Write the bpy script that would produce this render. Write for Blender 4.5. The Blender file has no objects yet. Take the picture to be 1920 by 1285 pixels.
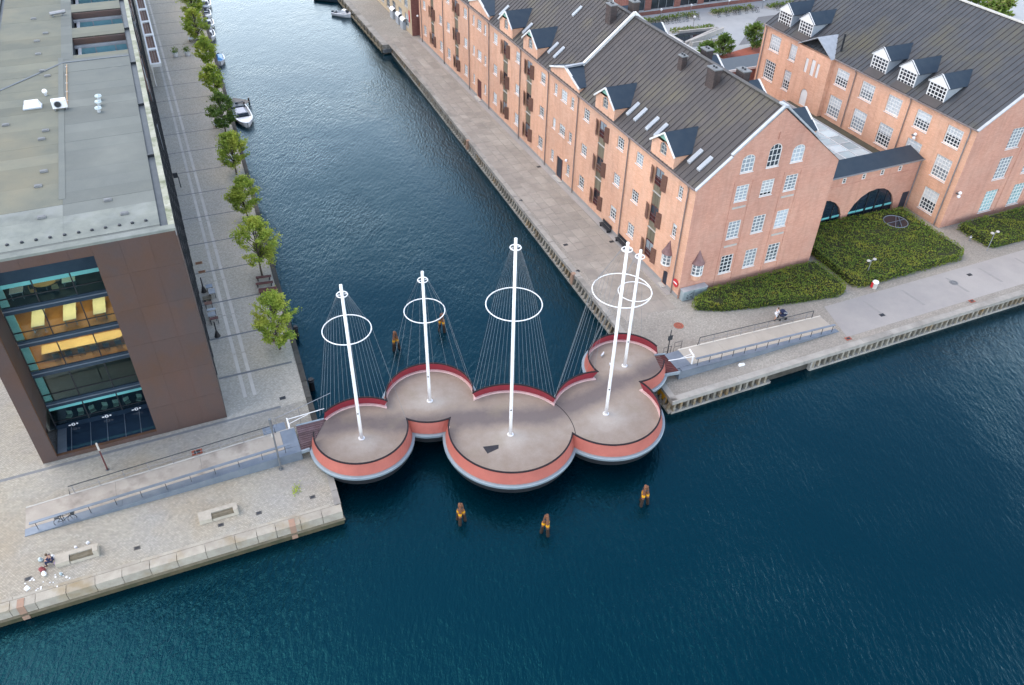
import bpy, math, random
from mathutils import Vector, Matrix
R = math.radians
rnd = random.Random(11)
C = bpy.context.scene.collection
SC = bpy.context.scene

# ------------------------------------------------------------------ camera
CAM_H, PITCH, ROLL, FPX = 56.0, R(39.25), R(1.52), 1535.0
cd = bpy.data.cameras.new('camera'); cam = bpy.data.objects.new('camera', cd); C.objects.link(cam)
cd.sensor_width = 36.0; cd.sensor_fit = 'HORIZONTAL'; cd.lens = FPX / 1920 * 36
cd.clip_start = 0.5; cd.clip_end = 6000
_f = Vector((0, math.cos(PITCH), -math.sin(PITCH))); _u = Vector((0, math.sin(PITCH), math.cos(PITCH))); _r = Vector((1, 0, 0))
_r2 = _r * math.cos(ROLL) + _u * math.sin(ROLL); _u2 = _u * math.cos(ROLL) - _r * math.sin(ROLL)
mw = Matrix((( _r2.x, _u2.x, -_f.x, 0), (_r2.y, _u2.y, -_f.y, 0), (_r2.z, _u2.z, -_f.z, CAM_H), (0, 0, 0, 1)))
cam.matrix_world = mw
SC.camera = cam

HAZE_K = 7.8
# ------------------------------------------------------------------ sky, sun, exposure
SUN_AZ, SUN_EL = 85.0, 62.0          # degrees left of straight ahead, above the horizon
w = bpy.data.worlds.new('World'); SC.world = w; w.use_nodes = True
nt = w.node_tree; nt.nodes.clear()
sky = nt.nodes.new('ShaderNodeTexSky'); sky.sky_type = 'NISHITA'; sky.sun_disc = False
sky.sun_elevation = R(SUN_EL); sky.sun_rotation = R(-SUN_AZ)
sky.air_density = 1.0; sky.dust_density = 1.2; sky.ozone_density = 1.5; sky.altitude = 0
bg = nt.nodes.new('ShaderNodeBackground'); bg.inputs[1].default_value = 0.15
wo = nt.nodes.new('ShaderNodeOutputWorld')
# thin high overcast: the clear sky's colour greyed towards white
hz = nt.nodes.new('ShaderNodeHueSaturation'); hz.inputs['Saturation'].default_value = 1.05
tint = nt.nodes.new('ShaderNodeMix'); tint.data_type = 'RGBA'; tint.blend_type = 'MULTIPLY'; tint.inputs[0].default_value = 1.0; tint.inputs[7].default_value = (1.0, .95, .865, 1)
nt.links.new(sky.outputs[0], hz.inputs['Color']); nt.links.new(hz.outputs[0], tint.inputs[6])
# bright cloud haze low all round the horizon
tc = nt.nodes.new('ShaderNodeTexCoord'); sx_ = nt.nodes.new('ShaderNodeSeparateXYZ'); nt.links.new(tc.outputs['Generated'], sx_.inputs[0])
mr = nt.nodes.new('ShaderNodeMapRange'); mr.interpolation_type = 'SMOOTHSTEP'; mr.inputs[1].default_value = 0.62; mr.inputs[2].default_value = 0.20; mr.inputs[3].default_value = 0.0; mr.inputs[4].default_value = 1.0
nt.links.new(sx_.outputs[2], mr.inputs[0])
add = nt.nodes.new('ShaderNodeMix'); add.data_type = 'RGBA'; add.blend_type = 'ADD'; add.inputs[7].default_value = (HAZE_K, HAZE_K, HAZE_K, 1)
nt.links.new(mr.outputs[0], add.inputs[0]); nt.links.new(tint.outputs[2], add.inputs[6]); nt.links.new(add.outputs[2], bg.inputs[0]); nt.links.new(bg.outputs[0], wo.inputs[0])
sl = bpy.data.lights.new('sun', 'SUN'); sl.energy = 0.6; sl.angle = R(50); sl.color = (1.0, 0.82, 0.62)
so = bpy.data.objects.new('sun', sl); C.objects.link(so)
sdir = Vector((-math.sin(R(SUN_AZ)) * math.cos(R(SUN_EL)), math.cos(R(SUN_AZ)) * math.cos(R(SUN_EL)), math.sin(R(SUN_EL))))
so.rotation_euler = sdir.to_track_quat('Z', 'Y').to_euler(); so.location = sdir * 150
SC.view_settings.view_transform = 'Standard'; SC.view_settings.look = 'None'
SC.view_settings.gamma = 1.0; SC.view_settings.use_curve_mapping = False
SC.view_settings.exposure = 1.34
SC.render.engine = 'CYCLES'
SC.cycles.use_denoising = True
SC.cycles.max_bounces = 6; SC.cycles.transparent_max_bounces = 12; SC.cycles.diffuse_bounces = 3; SC.cycles.glossy_bounces = 3
SC.cycles.caustics_reflective = False; SC.cycles.caustics_refractive = False

# ------------------------------------------------------------------ frames of the place
Q = 1.6                                # quay level above the water
D = 2.6                                # bridge deck level
TH, TL = R(24.6), R(24.1)
WB = Vector((18.54, 75.24, Q)); LB = Vector((-26.48, 54.47, Q))
def W(u, v, z=0.0):                    # warehouse side: u along the gable, v along the canal, z above the quay
    return Vector((WB.x + u * math.cos(TH) - v * math.sin(TH), WB.y + u * math.sin(TH) + v * math.cos(TH), Q + z))
def L(a, b, z=0.0):                    # office side
    return Vector((LB.x + a * math.cos(TL) - b * math.sin(TL), LB.y + a * math.sin(TL) + b * math.cos(TL), Q + z))

# ------------------------------------------------------------------ materials
def s2l(c):
    return tuple(((x / 255) / 12.92 if x / 255 <= 0.04045 else ((x / 255 + 0.055) / 1.055) ** 2.4) for x in c) + (1,)
def rgba(c):
    return tuple(c) + (1,) if len(c) == 3 else tuple(c)
MATS = {}
class NT:
    def __init__(s, name):
        s.m = bpy.data.materials.new(name); s.m.use_nodes = True; s.t = s.m.node_tree; s.t.nodes.clear()
        s.out = s.n('ShaderNodeOutputMaterial'); MATS[name] = s.m
    def n(s, typ, **kw):
        x = s.t.nodes.new(typ)
        for k, v in kw.items():
            if k.startswith('i_'):
                key = k[2:]; key = int(key) if key.isdigit() else key.replace('_', ' ')
                x.inputs[key].default_value = v
            else: setattr(x, k, v)
        return x
    def l(s, a, b): s.t.links.new(a, b)
    def coord(s, kind='pos', scale=(1, 1, 1), rot=(0, 0, 0)):
        if kind == 'pos': o = s.n('ShaderNodeNewGeometry').outputs['Position']
        else: o = s.n('ShaderNodeTexCoord').outputs['Object']
        mp = s.n('ShaderNodeMapping'); mp.inputs['Scale'].default_value = scale; mp.inputs['Rotation'].default_value = rot
        s.l(o, mp.inputs[0]); return mp.outputs[0]
    def noise(s, vec, scale, detail=5, rough=.6, dist=0):
        x = s.n('ShaderNodeTexNoise'); x.inputs['Scale'].default_value = scale; x.inputs['Detail'].default_value = detail
        x.inputs['Roughness'].default_value = rough; x.inputs['Distortion'].default_value = dist; s.l(vec, x.inputs['Vector']); return x.outputs['Fac']
    def ramp(s, fac, lo, hi, a=0.0, b=1.0):
        x = s.n('ShaderNodeMapRange'); x.inputs[1].default_value = lo; x.inputs[2].default_value = hi
        x.inputs[3].default_value = a; x.inputs[4].default_value = b; s.l(fac, x.inputs[0]); return x.outputs[0]
    def mix(s, fac, a, b, blend='MIX'):
        x = s.n('ShaderNodeMix', data_type='RGBA', blend_type=blend)
        for sock, v in ((x.inputs[0], fac), (x.inputs[6], a), (x.inputs[7], b)):
            if hasattr(v, 'is_output'): s.l(v, sock)
            elif isinstance(v, (int, float)): sock.default_value = v
            else: sock.default_value = rgba(v)
        return x.outputs[2]
    def math(s, op, a, b=0.5):
        x = s.n('ShaderNodeMath', operation=op)
        for sock, v in ((x.inputs[0], a), (x.inputs[1], b)):
            if hasattr(v, 'is_output'): s.l(v, sock)
            else: sock.default_value = v
        return x.outputs[0]
    def bsdf(s, col, rough=.7, metal=0, spec=.5, normal=None, **kw):
        b = s.n('ShaderNodeBsdfPrincipled')
        for key, v in (('Base Color', col), ('Roughness', rough), ('Metallic', metal), ('Specular IOR Level', spec)):
            if hasattr(v, 'is_output'): s.l(v, b.inputs[key])
            elif isinstance(v, (int, float)): b.inputs[key].default_value = v
            else: b.inputs[key].default_value = rgba(v)
        for k, v in kw.items(): b.inputs[k.replace('_', ' ')].default_value = v
        if normal is not None: s.l(normal, b.inputs['Normal'])
        s.l(b.outputs[0], s.out.inputs[0]); return b
    def bump(s, h, strength=.3, dist=.05):
        x = s.n('ShaderNodeBump'); x.inputs['Strength'].default_value = strength; x.inputs['Distance'].default_value = dist
        s.l(h, x.inputs['Height']); return x.outputs[0]
def M(name, c1, c2=None, scale=1.0, rough=.7, metal=0, spec=.4, objrand=0, bump=0, bscale=15, coord='pos', sc3=(1, 1, 1), c3=None, s3=.2, lo=.35, hi=.65):
    t = NT(name); v = t.coord(coord, sc3)
    c2 = c2 or tuple(x * .8 for x in c1[:3])
    col = t.mix(t.ramp(t.noise(v, scale), lo, hi), c1, c2)
    if c3: col = t.mix(t.ramp(t.noise(t.coord(coord), s3, 4), .5, .72), col, c3)
    fine = t.noise(v, bscale, 3)
    col = t.mix(.35, col, t.mix(fine, (.6, .6, .6), (1.15, 1.15, 1.15)), 'MULTIPLY')
    if objrand:
        oi = t.n('ShaderNodeObjectInfo').outputs['Random']
        k = t.ramp(oi, 0, 1, 1 - objrand, 1 + objrand)
        hs = t.n('ShaderNodeHueSaturation'); t.l(k, hs.inputs['Value']); t.l(col, hs.inputs['Color']); col = hs.outputs[0]
    nb = t.bump(fine, bump, .03) if bump else None
    t.bsdf(col, rough, metal, spec, nb)
    return t.m

def brick_mat(name, c1, c2, dirt, joint=.35):
    t = NT(name); o = t.n('ShaderNodeTexCoord').outputs['Object']
    sx = t.n('ShaderNodeSeparateXYZ'); t.l(o, sx.inputs[0])
    cx = t.n('ShaderNodeCombineXYZ'); t.l(t.math('ADD', sx.outputs[0], sx.outputs[1]), cx.inputs[0]); t.l(sx.outputs[2], cx.inputs[1])
    bt = t.n('ShaderNodeTexBrick'); t.l(cx.outputs[0], bt.inputs['Vector'])
    bt.inputs['Scale'].default_value = 1.0; bt.inputs['Brick Width'].default_value = .46; bt.inputs['Row Height'].default_value = .15
    bt.inputs['Mortar Size'].default_value = .012; bt.inputs['Bias'].default_value = -.1
    bt.inputs['Color1'].default_value = rgba(c1); bt.inputs['Color2'].default_value = rgba(c2); bt.inputs['Mortar'].default_value = rgba(tuple(x * .8 + .05 for x in c2))
    n1 = t.noise(o, .35, 6, .65); n2 = t.noise(t.coord('obj', (1.6, 1.6, .25)), 1.0, 5)
    col = t.mix(t.ramp(n1, .42, .68, 0, joint), bt.outputs['Color'], dirt)
    col = t.mix(t.ramp(n2, .48, .74, 0, .5), col, tuple(x * .72 for x in c2))
    n5 = t.noise(t.coord('obj', (1, 1, .5)), .13, 4); col = t.mix(.8, col, t.mix(t.ramp(n5, .35, .65), (.84, .84, .86), (1.1, 1.08, 1.05)), 'MULTIPLY')
    n4 = t.noise(o, 7, 3)
    col = t.mix(.5, col, t.mix(n4, (.7, .7, .7), (1.2, 1.2, 1.2)), 'MULTIPLY')
    t.bsdf(col, .85, 0, .2, t.bump(bt.outputs['Fac'], .25, -.01))
    return t.m
brick_mat('brick', (.59, .325, .245), (.51, .265, .195), (.53, .36, .29))
brick_mat('brick_lit', (.75, .44, .305), (.66, .37, .245), (.71, .49, .37))  # same brick on the canal faces, their brighter light put into the colour
brick_mat('brick_dark', (.30, .135, .11), (.22, .095, .08), (.2, .13, .11))
brick_mat('brick_black', (.07, .055, .055), (.045, .04, .042), (.12, .075, .06))  # near-black brick of the chimney stacks
brick_mat('cream_render', (.62, .50, .34), (.58, .46, .31), (.5, .4, .3), .2)

M('roof_metal', (.060, .056, .057), (.076, .068, .066), .5, .6, .0, .3, .05, 0, 9, 'pos', (1, 1, 1), (.105, .094, .068), .2)
M('roof_dark', (.050, .057, .066), (.066, .071, .079), .6, .55, 0, .3, .05, 0, 9, 'pos', (1, 1, 1), (.09, .085, .06), .16)
M('slate', (.026, .042, .062), (.036, .052, .07), 1.2, .45, 0, .4)
M('white_paint', (.78, .78, .76), (.70, .71, .70), 1.5, .45)
M('mast_white', (.84, .84, .84), (.80, .80, .80), .8, .35)
M('stone_pale', (.52, .50, .46), (.42, .41, .38), 1.3, .8)
M('shutter', (.145, .075, .055), (.19, .10, .075), 3, .7, 0, .3, .15)
M('door_red', (.12, .035, .035), (.09, .03, .03), 2, .6)
M('timber', (.155, .135, .095), (.21, .185, .135), 2.5, .85, 0, .2, .2, 0, 20, 'pos', (1, 1, .2))
M('door_dark', (.02, .03, .05), (.03, .035, .05), 2, .4)
M('pipe', (.24, .20, .19), (.30, .25, .23), 2, .5, .3)
M('pipe_grey', (.32, .33, .35), (.26, .27, .29), 2, .45, .5)
M('copper_roof', (.16, .085, .085), (.22, .13, .125), 2, .5, .2)
M('green_tymp', (.16, .34, .27), (.24, .42, .34), 3, .6)
M('lead', (.46, .49, .52), (.38, .41, .44), 1.6, .5, .2)
M('glazing_bar', (.62, .66, .68), None, 2, .4)
M('concrete', (.36, .345, .315), (.28, .27, .25), .8, .9, 0, .2, .08, .3, 12, 'pos', (1, 1, 1), (.22, .21, .19), .35)
M('concrete_rib', (.30, .285, .25), (.20, .185, .15), 2, .9, 0, .2, .25, .3, 12, 'pos', (1, 1, 1), (.24, .16, .07), .5)
M('concrete_dark', (.10, .095, .085), (.06, .058, .05), 1.5, .9, 0, .2, .2)
M('quay_green', (.055, .06, .035), (.10, .085, .05), 1.2, .8, 0, .3)
M('granite', (.43, .40, .335), (.34, .31, .26), 1.1, .85, 0, .2, .06, .25, 14, 'pos', (1, 1, 1), (.30, .24, .15), .4)
M('granite_bench', (.46, .42, .35), (.38, .35, .29), 2.5, .8)
M('steel_blue', (.165, .205, .255), (.22, .26, .31), .9, .45, .35, .5)
M('steel_grey', (.26, .28, .30), (.2, .22, .24), 2, .4, .6)
M('dark_steel', (.035, .042, .05), (.05, .055, .065), 2, .45, .4)
M('ramp_pale', (.41, .375, .325), (.36, .33, .285), .5, .9, 0, .2, .03, .2, 12)
M('tar', (.285, .275, .265), (.255, .25, .245), 2, .8)
M('ramp_deck', (.44, .40, .345), (.36, .325, .28), .5, .9, 0, .2, .03, .2, 12, 'pos', (1, 1, 1), (.22, .19, .165), .45)
M('paving', (.325, .298, .262), (.27, .25, .225), .9, .85, 0, .2, .09, .25, 10, 'pos', (1, 1, 1), (.38, .355, .315), .25)
M('pale_strip', (.64, .60, .53), (.56, .525, .47), .8, .85, 0, .2, .05)
M('asphalt', (.345, .33, .315), (.30, .29, .285), .35, .9, 0, .2, .02, .2, 14, 'pos', (1, 1, 1), (.37, .355, .34), .12)
M('drain', (.20, .21, .215), (.16, .17, .18), 2, .7)
M('rust_panel', (.108, .066, .055), (.082, .064, .062), .25, .65, .15, .35, .045, .15, 10, 'pos', (1, 1, .35), (.105, .06, .042), .22)
M('rust_edge', (.16, .075, .035), (.10, .055, .035), 1.2, .7)
M('felt', (.185, .19, .15), (.15, .16, .135), .35, .9, 0, .2, .09, .15, 10, 'pos', (1, 1, 1), (.22, .21, .155), .12)
M('felt_blue', (.165, .18, .165), (.14, .155, .148), .3, .9, 0, .2, .08, .15, 10, 'pos', (1, 1, 1), (.20, .215, .195), .15)
M('felt_pale', (.25, .27, .24), (.18, .20, .185), .55, .9, 0, .2, .05, .15, 10, 'pos', (1, 1, 1), (.27, .29, .28), .3)
M('coping_moss', (.42, .42, .35), (.27, .29, .21), .9, .85, 0, .2, .05, .2, 8, 'pos', (1, 1, 1), (.17, .19, .12), .8)
M('gutter', (.075, .095, .11), (.055, .07, .085), 1, .5)
M('plastic_white', (.82, .83, .85), (.76, .77, .79), 2, .35)
M('red_panel', (.46, .142, .11), (.40, .122, .096), .8, .5, 0, .4)
M('red_shaded', (.30, .035, .05), (.25, .03, .045), .8, .5, 0, .3)  # same red sheet as the outer panel, inner face's shade painted into the colour
M('pink_strip', (.78, .56, .54), (.70, .48, .46), 1.5, .6)
M('handrail', (.018, .014, .018), (.026, .02, .024), 2, .7, 0, .2)
M('rim_grey', (.30, .37, .42), (.26, .325, .37), 1, .4, .2)
M('hull_dark', (.018, .02, .024), (.012, .014, .018), 1, .6)
M('cable', (.30, .32, .34), (.26, .28, .3), 1, .5, .2)
M('gangway_wood', (.135, .095, .105), (.10, .062, .068), 2, .75, 0, .2, .2)
M('gangway_red', (.11, .035, .035), (.075, .03, .03), 2, .75, 0, .2, .25)
M('patch_black', (.028, .028, .036), (.04, .04, .048), 4, .9)
M('pile_wood', (.235, .105, .058), (.15, .07, .042), 2.2, .8, 0, .2, .1, .2, 14, 'pos', (1, 1, .3))
M('pile_wet', (.045, .026, .018), (.03, .02, .015), 2, .5)
M('yellow', (.72, .36, .015), (.6, .28, .015), 3, .5)
M('boat_white', (.80, .82, .83), (.74, .76, .78), 1, .25, 0, .5)
M('boat_grey', (.42, .46, .50), (.36, .40, .44), 2, .5)
M('boat_dark', (.03, .05, .07), (.04, .06, .08), 2, .35)
M('boat_blue', (.03, .22, .52), (.04, .26, .56), 2, .35)
M('tan', (.45, .30, .17), (.38, .25, .14), 2, .7)
M('wood_floor', (.50, .22, .06), (.40, .165, .045), 1.5, .45, 0, .4, 0, 0, 10, 'pos', (1, .2, 1))
M('wood_pale', (.78, .52, .24), (.70, .46, .21), 1.5, .4)
M('table_cream', (.85, .74, .50), (.80, .69, .46), 2, .4)
M('floor_dark', (.06, .085, .10), (.04, .06, .075), 1, .5)
M('floor_grey', (.20, .21, .19), (.16, .17, .155), 1, .6)
M('teal_blind', (.16, .50, .50), (.13, .43, .44), 1, .5)
M('pale_teal', (.72, .92, .90), (.60, .82, .80), 2, .7)
M('spandrel', (.030, .055, .085), (.04, .068, .10), 1, .25, .2)
M('chair_pale', (.5, .54, .46), (.4, .44, .38), 2, .6)
M('bark', (.10, .085, .065), (.065, .055, .045), 6, .9)
M('black_plastic', (.012, .013, .016), (.02, .02, .024), 3, .45)
M('navy_cloth', (.012, .02, .06), (.02, .03, .08), 6, .85)
M('white_cloth', (.80, .82, .86), (.70, .72, .76), 6, .85)
M('skin', (.52, .30, .21), (.47, .27, .19), 5, .6)
M('hair', (.10, .06, .035), (.07, .045, .03), 8, .7)
M('red_sign', (.62, .03, .04), (.55, .03, .04), 3, .4)
M('litter_white', (.82, .84, .86), (.74, .76, .78), 6, .7)
M('litter_red', (.25, .05, .05), (.2, .05, .06), 5, .7)
M('litter_purple', (.33, .16, .42), (.25, .12, .35), 5, .6)
M('ladder_red', (.38, .235, .165), (.32, .22, .165), 3, .9)
M('terracotta', (.36, .11, .07), (.28, .085, .055), 1.2, .85)
M('metal_box', (.42, .50, .52), (.34, .42, .45), 2, .4, .3)
M('soil', (.12, .095, .06), (.09, .075, .05), 3, .95)
M('light_ground', (.42, .44, .45), (.36, .385, .40), .25, .9, 0, .2, 0, .1, 8)
M('teal_pane', (.30, .58, .64), (.22, .48, .55), .6, .2, 0, .6, .3)
M('glass_court', (.36, .46, .50), (.46, .54, .57), .5, .1, 0, .6, .3)
M('mossy_deck', (.085, .08, .055), (.06, .06, .048), .8, .9)

# glass in windows: glossy panes that vary; paler tones have sky reflection and blinds painted in
def glass_mat(name, c, rough=.06, objrand=.6):
    t = NT(name); oi = t.n('ShaderNodeObjectInfo').outputs['Random']
    n = t.noise(t.coord('pos'), 1.3, 3)
    k = t.ramp(t.math('ADD', oi, t.ramp(n, .3, .7, -.25, .25)), 0, 1, 1 - objrand, 1 + objrand)
    hs = t.n('ShaderNodeHueSaturation'); hs.inputs['Color'].default_value = rgba(c); t.l(k, hs.inputs['Value'])
    t.bsdf(hs.outputs[0], rough, 0, .6); return t.m
glass_mat('win_dark', (.028, .036, .045))
glass_mat('win_mid', (.20, .235, .26), .1, .5)
glass_mat('win_light', (.36, .41, .45), .12, .35)
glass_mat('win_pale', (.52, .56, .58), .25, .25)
glass_mat('win_teal', (.28, .44, .46), .15, .25)
glass_mat('glass_navy', (.012, .024, .042), .05, .4)
t = NT('glass_clear')
tr = t.n('ShaderNodeBsdfTransparent'); tr.inputs[0].default_value = (.72, .86, .86, 1)
gl = t.n('ShaderNodeBsdfGlossy'); gl.inputs['Roughness'].default_value = .03
fr = t.n('ShaderNodeFresnel'); fr.inputs[0].default_value = 1.5
ms = t.n('ShaderNodeMixShader'); t.l(fr.outputs[0], ms.inputs[0]); t.l(tr.outputs[0], ms.inputs[1]); t.l(gl.outputs[0], ms.inputs[2]); t.l(ms.outputs[0], t.out.inputs[0])
t = NT('glass_roof')
v = t.coord('pos'); col = t.mix(t.noise(v, .4, 4), (.40, .54, .58), (.52, .63, .66)); t.bsdf(col, .12, 0, .6)

# cobbles: small stones, warm and cool patches, moss, worn tracks
def cobble(name, c1, c2, c3, rot):
    t = NT(name); v = t.coord('pos', (1, 1, 1), (0, 0, -rot))
    bt = t.n('ShaderNodeTexBrick'); t.l(v, bt.inputs['Vector']); bt.inputs['Scale'].default_value = 1
    bt.inputs['Brick Width'].default_value = .19; bt.inputs['Row Height'].default_value = .14; bt.inputs['Mortar Size'].default_value = .018
    bt.inputs['Color1'].default_value = (.75, .75, .75, 1); bt.inputs['Color2'].default_value = (1.1, 1.1, 1.1, 1); bt.inputs['Mortar'].default_value = (.55, .55, .52, 1)
    col = t.mix(t.ramp(t.noise(v, .16, 5), .38, .62), c1, c2)
    col = t.mix(t.ramp(t.noise(v, .07, 4, .6), .48, .66), col, c3)
    col = t.mix(t.ramp(t.noise(v, 1.8, 5, .7), .55, .75, 0, .5), col, tuple(x * .62 for x in c2))
    col = t.mix(.75, col, bt.outputs['Color'], 'MULTIPLY')
    vo = t.n('ShaderNodeTexVoronoi'); vo.inputs['Scale'].default_value = 4.5; t.l(v, vo.inputs['Vector'])
    col = t.mix(.35, col, t.mix(t.ramp(vo.outputs['Distance'], 0, .6), (1.12, 1.12, 1.1), (.62, .62, .62)), 'MULTIPLY')
    t.bsdf(col, .88, 0, .2, t.bump(bt.outputs['Fac'], .3, -.02)); return t.m
cobble('cobble_left', (.46, .43, .36), (.42, .405, .37), (.45, .385, .29), TL)
cobble('cobble_quay', (.60, .555, .47), (.54, .51, .445), (.62, .56, .46), TL)
cobble('cobble_right', (.385, .355, .315), (.335, .315, .285), (.42, .40, .36), TH)

# bridge deck: pale gritty surface with a worn, darker walking line and cleaner ground round the masts (attribute 'wear')
t = NT('deck_grit'); v = t.coord('pos')
at = t.n('ShaderNodeAttribute'); at.attribute_name = 'wear'
a = t.math('ADD', at.outputs['Fac'], t.ramp(t.noise(v, .9, 6, .7), .3, .7, -.18, .18))
col = t.mix(t.ramp(a, .25, .95), (.30, .25, .208), (.168, .142, .136))
col = t.mix(t.ramp(a, .22, -.35), col, (.40, .36, .32))
col = t.mix(t.ramp(t.noise(v, .35, 5), .55, .75, 0, .45), col, (.27, .23, .165))
col = t.mix(.5, col, t.mix(t.noise(v, 14, 3), (.7, .7, .7), (1.2, 1.2, 1.2)), 'MULTIPLY')
t.bsdf(col, .9, 0, .2)

# water: dark green-blue body, wind ripples at two sizes
t = NT('water')
v1 = t.coord('pos', (1.0, .34, 1), (0, 0, R(-30))); v2 = t.coord('pos', (1.0, .55, 1), (0, 0, R(18)))
h = t.math('ADD', t.math('MULTIPLY', t.noise(v1, 3.2, 5, .6, .4), .62), t.math('MULTIPLY', t.noise(v2, .55, 3, .5, .2), .5))
h = t.math('ADD', h, t.math('MULTIPLY', t.noise(t.coord('pos'), 5.0, 2), .12))
big = t.noise(t.coord('pos'), .03, 3)
bn = t.n('ShaderNodeBump'); bn.inputs['Distance'].default_value = .17; t.l(h, bn.inputs['Height']); t.l(t.ramp(big, .38, .62, .3, .95), bn.inputs['Strength'])
col = t.mix(t.noise(t.coord('pos'), .05, 3), (.0001, .0095, .0165), (.0001, .012, .020))
wb = t.bsdf(col, .035, 0, .9, bn.outputs[0]); wb.inputs['IOR'].default_value = 1.33; wb.inputs['Specular Tint'].default_value = (.10, .80, 1.0, 1)

# foliage: every leaf its own tint
def leaf(name, a, b, c, flowers=None):
    t = NT(name); g = t.n('ShaderNodeNewGeometry'); r = g.outputs['Random Per Island']
    col = t.mix(r, a, b)
    col = t.mix(t.ramp(t.noise(t.coord('pos'), .45, 3), .45, .68), col, c)
    if flowers: col = t.mix(t.ramp(r, .93, .935), col, flowers)
    d = t.n('ShaderNodeBsdfDiffuse'); t.l(col, d.inputs[0])
    tl = t.n('ShaderNodeBsdfTranslucent'); t.l(t.mix(1, col, (1.0, 1.1, .5), 'MULTIPLY'), tl.inputs[0])
    ms = t.n('ShaderNodeMixShader'); ms.inputs[0].default_value = .38; t.l(d.outputs[0], ms.inputs[1]); t.l(tl.outputs[0], ms.inputs[2]); t.l(ms.outputs[0], t.out.inputs[0])
    return t.m
leaf('leaf_lime', (.42, .50, .10), (.22, .33, .075), (.50, .52, .11))
leaf('leaf_mid', (.17, .26, .07), (.10, .18, .055), (.22, .28, .08))
leaf('leaf_hedge', (.20, .27, .06), (.10, .175, .042), (.28, .30, .065), (.30, .25, .06))
leaf('leaf_wild', (.20, .28, .07), (.12, .2, .05), (.28, .30, .10), (.28, .24, .16))
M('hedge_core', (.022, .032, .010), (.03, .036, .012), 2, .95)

t = NT('lamp_glow'); em = t.n('ShaderNodeEmission'); em.inputs[0].default_value = (1, .74, .42, 1); em.inputs[1].default_value = 5.0; t.l(em.outputs[0], t.out.inputs[0])
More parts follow.
